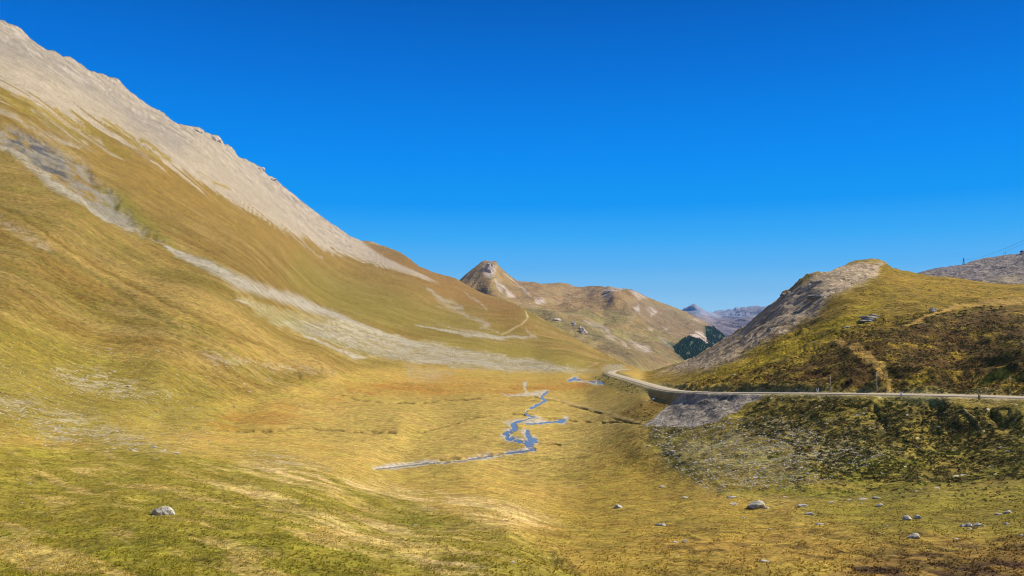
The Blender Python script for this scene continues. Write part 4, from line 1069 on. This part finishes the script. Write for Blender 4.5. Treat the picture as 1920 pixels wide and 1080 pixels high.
def grid_val(G, q):
    ci = np.clip(np.searchsorted(A.cx, q[:, 0]), 0, len(A.cx) - 1)
    top = A.PY[0, ci]; j = np.clip(((q[:, 1] - top) / (1100 - top) * (A.n - 1)).astype(int), 0, A.n - 1)
    return G[j, ci]
def shrub_pos(poly, n, seed, thr, w0, w1):
    q = in_poly(poly, n, seed)
    f = 0.5 * fbm(q[:, 0] / 30, q[:, 1] / 14, 77, 3) + 0.5 * fbm(q[:, 0] / 7, q[:, 1] / 3.5, 79, 2)
    q = q[(f > thr) & (grid_val(TRAIL, q) < 0.3)]
    p = A.at(q[:, 0], q[:, 1]); w = w0 + (w1 - w0) * rng.random(len(q)) ** 2
    return p, w * p[:, 1] / F * 0.5
P, Sz = zip(*[shrub_pos(*a) for a in (
    ([(1400, 770), (1440, 748), (1643, 752), (1920, 765), (1930, 900), (1700, 905), (1540, 900), (1480, 830), (1380, 810)], 13000, 11, 0.42, 2.2, 9),
    ([(1440, 850), (1540, 880), (1930, 890), (1930, 940), (1640, 935), (1500, 925)], 1400, 12, 0.48, 2, 8),
    ([(1260, 728), (1340, 712), (1450, 695), (1560, 650), (1620, 600), (1930, 560), (1930, 736), (1640, 731), (1340, 731)], 17000, 13, 0.44, 1.8, 6.5),
    ([(1500, 620), (1640, 530), (1930, 545), (1930, 590), (1600, 640)], 1500, 16, 0.5, 1.5, 4),
    ([(1155, 775), (1230, 745), (1260, 760), (1210, 792)], 160, 14, 0.4, 2.5, 6), ([(1110, 708), (1150, 708), (1230, 735), (1180, 738)], 160, 15, 0.3, 2, 5))])
scatter('heath_shrubs', np.concatenate(P), np.concatenate(Sz), M_LEAF, 'dark green and russet dwarf shrubs covering the bank and hill above the road', base=leaf_clump(5), flat=0.75, colfn=shrub_col, seed=5, jit=0.05, cat='shrubs')

# grass tufts of the foreground (uncountable)
def tuft(seed, n=9):
    r = np.random.default_rng(seed); V = []; Fc = []
    for k in range(n):
        th = r.uniform(0, 6.283); ln = r.uniform(0.5, 1.1); lean = r.uniform(0.2, 0.9); wd = 0.09
        b0 = np.array([math.cos(th), math.sin(th), 0]) * 0.15; s = np.array([-math.sin(th), math.cos(th), 0]) * wd
        tip_ = b0 + np.array([math.cos(th) * lean, math.sin(th) * lean, 1]) * ln * 0.7
        i = len(V); V += [b0 - s, b0 + s, tip_]; Fc.append((i, i + 1, i + 2))
    return np.array(V), np.array(Fc)
# tufts take the colour of the ground they stand in
def ground_col(q):
    ci = np.clip(np.searchsorted(A.cx, q[:, 0]), 0, len(A.cx) - 1)
    top = A.PY[0, ci]; j = np.clip(((q[:, 1] - top) / (1100 - top) * (A.n - 1)).astype(int), 0, A.n - 1)
    return GC[j, ci]
GC = CF[7:7 + A.n]
q = in_poly([(-40, 835), (340, 855), (640, 880), (1000, 870), (1300, 920), (1500, 945), (1960, 930), (1960, 1095), (-40, 1095)], 60000, 21)
q = q[fbm(q[:, 0] / 22, q[:, 1] / 12, 71, 4, 0.6) > 0.42]
gc = ground_col(q)
p = A.at(q[:, 0], q[:, 1]); p[:, 2] -= 0.02
scatter('grass_tufts', p, rng.uniform(0.08, 0.26, len(q)), M_LEAF, 'short olive and straw grass tufts across the foreground meadow', base=tuft(3), flat=1.0,
        colfn=lambda r, n: gc * r.uniform(0.8, 1.6, (n, 1)) * np.array([1, 1, 0.9]), seed=6, jit=0.0, cat='grass')

# ------------------------------------------------------------------ crags
def crag(px, py, wpx, hpx, n, label, mat, sheet=None, seed=1, depth=0.8, name='rock_outcrop', cat='rock outcrop', lean=0.0):
    sh = sheet or A
    r = np.random.default_rng(seed)
    c = sh.at(px, py); d = float(c[1]); u = d / F
    V0, F0 = ico(3)
    Vs, Fs = [], []; off = 0
    for k in range(n):
        ox = r.uniform(-0.25, 0.25) * wpx; oy = r.uniform(-0.22, 0.22) * hpx + ox * lean
        p = sh.at(px + ox, py + oy)
        s = np.array([r.uniform(0.2, 0.34) * wpx, r.uniform(0.2, 0.34) * wpx * depth, r.uniform(0.26, 0.45) * hpx]) * u
        if k == 0: s *= 1.6; p = c
        v = V0.copy()
        for _ in range(9):
            nn = r.normal(size=3); nn /= np.linalg.norm(nn); dd = r.uniform(0.5, 0.85)
            e = np.maximum(v @ nn - dd, 0); v = v - nn * e[:, None] * 0.95
        v = v * (1 + 0.10 * (r.random((len(v), 1)) - 0.5)) * s
        Vs.append(v + p - c); Fs.append(F0 + off); off += len(v)
    o = mesh_np(name, np.concatenate(Vs), np.concatenate(Fs), mat, None, False)
    o.location = c
    return tag(o, label, cat)
crag(1474, 553, 26, 10, 9, 'dark overhanging crag on the left skyline of the right hill', M_CRAG, seed=2, lean=-0.6)
crag(1531, 560, 38, 12, 12, 'pale and black crag band below the bare top of the right hill', M_CRAG, seed=3)
crag(1630, 600, 40, 9, 11, 'grey crag in the heath in the middle of the right hill', M_CRAG, seed=4, lean=-0.35)
crag(1590, 620, 28, 9, 7, 'low brown rocks at the lower left of the grey heath crag', M_CRAG, seed=5, lean=-0.4)
crag(1443, 622, 16, 6, 6, 'small broken crag low on the stony flank of the right hill', M_CRAG, seed=6)
crag(1495, 588, 18, 6, 6, 'small dark crag above the broken one on the stony flank', M_CRAG, seed=7)
crag(1752, 582, 24, 8, 6, 'thin slanting rock ledge beside the upper path of the right hill', M_CRAG, seed=8, lean=-0.3)
crag(406, 263, 30, 14, 9, 'jagged towers high on the left mountain ridge', M_CRAGP, seed=9, lean=0.5)
crag(489, 318, 16, 10, 7, 'blocky step on the lower left mountain ridge', M_CRAGP, seed=10, lean=0.4)
crag(511, 338, 18, 8, 6, 'last small tower before the left ridge smooths out', M_CRAGP, seed=11, lean=0.3)
crag(370, 246, 22, 10, 6, 'rounded rock hump above the jagged towers of the left ridge', M_CRAGP, seed=12, lean=0.4)
crag(919, 508, 20, 18, 10, 'pale pinkish cliff on the summit of the pointed peak', M_CRAGP, Bs, 13)
crag(1046, 599, 22, 10, 7, 'pale cliff with dark cracks, leftmost on the lower middle hills', M_CRAGP, Bs, 14)
crag(1076, 603, 12, 10, 5, 'small dark cliff between two pale ones on the middle hills', M_CRAGP, Bs, 15)
crag(1092, 615, 22, 14, 8, 'reddish broken cliff right of the small dark one', M_CRAGP, Bs, 16, lean=0.5)
crag(1142, 549, 26, 8, 8, 'banded rock outcrop on the skyline of the middle hills', M_CRAGP, Bs, 17, lean=-0.3)

# ------------------------------------------------------------------ far conifer wood
q = in_poly([(1262, 655), (1290, 634), (1310, 631), (1326, 645), (1324, 628), (1322, 614), (1340, 612), (1360, 626), (1355, 640), (1330, 662), (1290, 680), (1272, 668)], 3600, 33)
q = q[fbm(q[:, 0] / 9, q[:, 1] / 7, 78, 3) > 0.27]
p = Bs.at(q[:, 0], q[:, 1])
ang = np.arange(6) * math.pi / 3
cone = []
for rr_, z_ in ((0.30, 0.0), (0.26, 0.3), (0.14, 0.65)): cone += [(math.cos(t) * rr_, math.sin(t) * rr_, z_) for t in ang]
cone.append((0, 0, 1.1)); cone = np.array(cone)
cf = []
for l in range(2):
    for i in range(6):
        a_, b_ = l * 6 + i, l * 6 + (i + 1) % 6
        cf += [(a_, b_, b_ + 6), (a_, b_ + 6, a_ + 6)]
for i in range(6): cf.append((12 + i, 12 + (i + 1) % 6, 18))
def con_col(r, n):
    t = r.random((n, 1)); return np.array([[0.024, 0.050, 0.028]]) * (1 - t) + np.array([[0.055, 0.09, 0.040]]) * t
scatter('conifer_wood', p, rng.uniform(3.5, 7.5, len(q)), M_LEAF, 'dark green conifer wood on the far slope at the valley mouth', base=(cone, np.array(cf)), flat=1.0, colfn=con_col, seed=9, jit=0.06, cat='wood')

# ------------------------------------------------------------------ poles, posts, pylons, cables, hut
M_WOOD = plain_mat('weathered_pole_wood', (0.34, 0.29, 0.21), 0.8, 5)
M_WOODY = plain_mat('yellowish_pole_wood', (0.46, 0.34, 0.11), 0.8, 5)
M_DARK = plain_mat('dark_pole_paint', (0.05, 0.045, 0.04), 0.6, 5)
M_WHITE = plain_mat('white_post_plastic', (0.75, 0.74, 0.70), 0.5, 5, 0.2)
M_STEEL = plain_mat('galvanised_steel', (0.16, 0.17, 0.18), 0.5, 3, 0.3)
M_STONEW = plain_mat('white_plaster', (0.62, 0.58, 0.52), 0.9, 0.6)
M_ROOF = plain_mat('dark_roof', (0.05, 0.045, 0.05), 0.7, 0.6)
M_RUST = plain_mat('rusty_ground_boards', (0.30, 0.12, 0.05), 0.8, 0.6)

def tube_bm(bm, a, b_, r0, r1, seg=8):
    a, b_ = Vector(a), Vector(b_); d = (b_ - a); z = d.normalized()
    x = z.orthogonal().normalized(); y = z.cross(x)
    ra, rb_ = [], []
    for i in range(seg):
        t = 2 * math.pi * i / seg; e = x * math.cos(t) + y * math.sin(t)
        ra.append(bm.verts.new(a + e * r0)); rb_.append(bm.verts.new(b_ + e * r1))
    for i in range(seg): bm.faces.new((ra[i], ra[(i + 1) % seg], rb_[(i + 1) % seg], rb_[i]))
    bm.faces.new(ra[::-1]); bm.faces.new(rb_)
def box_bm(bm, lo, hi):
    x0, y0, z0 = lo; x1, y1, z1 = hi
    v = [bm.verts.new(c) for c in ((x0, y0, z0), (x1, y0, z0), (x1, y1, z0), (x0, y1, z0), (x0, y0, z1), (x1, y0, z1), (x1, y1, z1), (x0, y1, z1))]
    for f in ((3, 2, 1, 0), (4, 5, 6, 7), (0, 1, 5, 4), (1, 2, 6, 5), (2, 3, 7, 6), (3, 0, 4, 7)): bm.faces.new([v[i] for i in f])
def part(name, bm, mat, parent=None, smooth=False):
    me = bpy.data.meshes.new(name); bm.to_mesh(me); bm.free(); me.materials.append(mat)
    for p_ in me.polygons: p_.use_smooth = smooth
    o = bpy.data.objects.new(name, me); COL.objects.link(o)
    if parent: o.parent = parent
    return o

def road_side(px, side):
    """a point on the road's edge: side -1 = valley side, +1 = hill side"""
    k = np.argmin(np.abs(project(RC)[0] - px) + (RC[:, 1] > 250) * 1e4)
    t = RC[min(k + 1, len(RC) - 1)] - RC[max(k - 1, 0)]; t[2] = 0; t /= np.linalg.norm(t)
    n = np.array([t[1], -t[0], 0])
    if n[1] < 0: n = -n
    q = RC[k] + n * side
    # slide sideways so the foot stands in line with the photographed post
    x, _ = ray(px, 738.0); q[0] = x * q[1]
    return q

def snow_pole(px, hpx, mat, label, rtop=0.035, rbase=0.055, side=4.3, tilt=0.0, cap=True):
    q = road_side(px, side); h = hpx * q[1] / F
    e = empty('snow_pole', (q[0], q[1], q[2] - 0.12)); e.rotation_euler = (0, tilt, 0)
    bm = bmesh.new(); tube_bm(bm, (0, 0, -0.3), (0, 0, h), rbase, rtop, 10); part('pole', bm, mat, e, True)
    if cap:
        bm = bmesh.new(); tube_bm(bm, (0, 0, h * 0.80), (0, 0, h * 0.86), rtop * 1.5, rtop * 1.5, 10); part('band', bm, M_WHITE, e, True)
    bm = bmesh.new(); tube_bm(bm, (0.16, 0.0, -0.3), (0.16, 0, h * 0.32), rbase * 0.8, rbase * 0.8, 8); part('ground_stake', bm, mat, e, True)
    tag(e, label, 'pole', 'snow poles along the road'); return e
snow_pole(1557, 33, M_WOOD, 'grey snow pole, leftmost of three behind the road', 0.05, 0.07)
snow_pole(1644, 39, M_WOOD, 'pale snow pole, middle one, below the earth path', 0.07, 0.095)
snow_pole(1893, 38, M_WOODY, 'yellowish snow pole near the right edge behind the road', 0.06, 0.085, tilt=0.03)

def marker_post(px, hpx, mat, label, side, dark=False, grp='marker posts along the road'):
    q = road_side(px, side); h = hpx * q[1] / F
    e = empty('marker_post', (q[0], q[1], q[2] - 0.08))
    for s in (-1, 1):
        bm = bmesh.new(); tube_bm(bm, (s * 0.07, 0, -0.2), (s * 0.16, 0.02, h), 0.06, 0.045, 8); part('leg', bm, mat, e, True)
    bm = bmesh.new(); box_bm(bm, (-0.13, -0.03, h * 0.30), (0.13, 0.03, h * 0.55)); part('plate', bm, M_DARK if dark else M_WHITE, e)
    tag(e, label, 'marker post', grp); return e
marker_post(1690, 8, M_WHITE, 'small white forked marker post on the near edge of the road', -3.5)
marker_post(1533, 8, M_WHITE, 'small white marker post behind the road, left of the snow poles', 3.6)
marker_post(1836, 9, M_DARK, 'dark squat marker post on the near edge of the road', -3.5, True)

# lattice pylon and a twin-legged pylon on the grey hill
def pylon(px, hpx, label):
    p = Ds.at(px, np.interp(px, Ds.cx, Ds.top) + 1.0); h = hpx * p[1] / F
    e = empty('power_pylon', p, 0.5)
    w = h * 0.13
    for sx in (-1, 1):
        for sy in (-1, 1):
            bm = bmesh.new(); tube_bm(bm, (sx * w, sy * w, -1), (sx * 0.12, sy * 0.12, h), 0.22, 0.16, 5); part('leg', bm, M_STEEL, e)
    bm = bmesh.new()
    for k in range(6):
        z0, z1 = h * k / 6, h * (k + 1) / 6; w0, w1 = w * (1 - k / 6) + 0.1, w * (1 - (k + 1) / 6) + 0.1
        for s in (-1, 1):
            tube_bm(bm, (-w0, s * w0, z0), (w1, s * w1, z1), 0.1, 0.1, 4); tube_bm(bm, (w0, s * w0, z0), (-w1, s * w1, z1), 0.1, 0.1, 4)
    part('bracing', bm, M_STEEL, e)
    for z_, l in ((0.55, 0.26), (0.72, 0.20), (0.88, 0.13)):
        bm = bmesh.new(); tube_bm(bm, (-l * h, 0, z_ * h), (l * h, 0, z_ * h), 0.2, 0.2, 5); part('crossarm', bm, M_STEEL, e)
    tag(e, label, 'pylon'); return e, p, h
py1, pp1, ph1 = pylon(1807, 13, 'dark lattice power pylon on the skyline of the grey hill')
def hframe(px, hpx, label):
    p = Ds.at(px, np.interp(px, Ds.cx, Ds.top) + 1.0); h = hpx * p[1] / F
    e = empty('power_pylon', p, 0)
    for s in (-1, 1):
        bm = bmesh.new(); tube_bm(bm, (s * 1.6, 0, -1), (s * 1.4, 0, h), 0.22, 0.16, 6); part('leg', bm, M_STEEL, e)
    bm = bmesh.new(); tube_bm(bm, (-2.6, 0, h * 0.8), (2.6, 0, h * 0.8), 0.16, 0.16, 5); part('crossarm', bm, M_STEEL, e)
    tag(e, label, 'pylon'); return e, p, h
py2, pp2, ph2 = hframe(1884, 6.5, 'small twin-legged pylon on the grey hill near the right edge')

def cable(a, b_, sag, label, r=0.09):
    a, b_ = np.array(a), np.array(b_); n = 40; bm = bmesh.new(); pts = []
    for i in range(n + 1):
        t = i / n; p = a * (1 - t) + b_ * t; p[2] -= sag * 4 * t * (1 - t); pts.append(Vector(p))
    for i in range(n): tube_bm(bm, pts[i], pts[i + 1], r, r, 5)
    o = part('power_cable', bm, M_DARK, None, True); tag(o, label, 'cable', 'power cables at the right edge')
def pt(px, py, d):
    x, z = ray(px, py); return (float(x * d), d, float(z * d))
t2 = pp2 + np.array([0, 0, ph2 * 0.8])
cable(pt(1884, 471, pp2[1] * 0.985), pt(2260, 285, 330), 3, 'lower power cable rising to the right from the grey hill', 0.10)
cable(pp1 + np.array([2.5, 0, ph1 * 0.72]), pt(2300, 225, 320), 12, 'upper power cable rising to the right from the lattice pylon', 0.10)

hp = Ds.at(1919, 476.0)
e = empty('mountain_hut', hp, 0.3)
bm = bmesh.new(); box_bm(bm, (-4, -3, -2), (4, 3, 3.0)); part('wall', bm, M_STONEW, e)
bm = bmesh.new()
v = [bm.verts.new(c) for c in ((-4.6, -3.6, 2.7), (4.6, -3.6, 2.7), (4.6, 3.6, 2.7), (-4.6, 3.6, 2.7), (-4.6, 0, 5.2), (4.6, 0, 5.2), )]
for f in ((0, 1, 5, 4), (3, 4, 5, 2), (0, 4, 3), (1, 2, 5), (3, 2, 1, 0)): bm.faces.new([v[i] for i in f])
part('roof', bm, M_ROOF, e)
bm = bmesh.new(); box_bm(bm, (-3, -3.3, -2.2), (3.5, -3.003, 0.2)); part('door', bm, M_RUST, e)
tag(e, 'small white hut with dark roof on the grey hill at the right edge', 'hut')

# ------------------------------------------------------------------ haze: one closed box of thin air
HAZE = 3.0e-5
bm = bmesh.new(); box_bm(bm, (-6200, -1100, -422), (6700, 17200, 640))
m = bpy.data.materials.new('valley_air'); m.use_nodes = True; nt = m.node_tree
nt.nodes.remove(nt.nodes['Principled BSDF'])
pv = nt.nodes.new('ShaderNodeVolumePrincipled'); pv.inputs['Density'].default_value = HAZE
pv.inputs['Color'].default_value = (0.12, 0.42, 1.0, 1); pv.inputs['Anisotropy'].default_value = 0.0
nt.links.new(pv.outputs[0], nt.nodes['Material Output'].inputs['Volume'])
o = part('haze', bm, m); tag(o, kind='stuff')
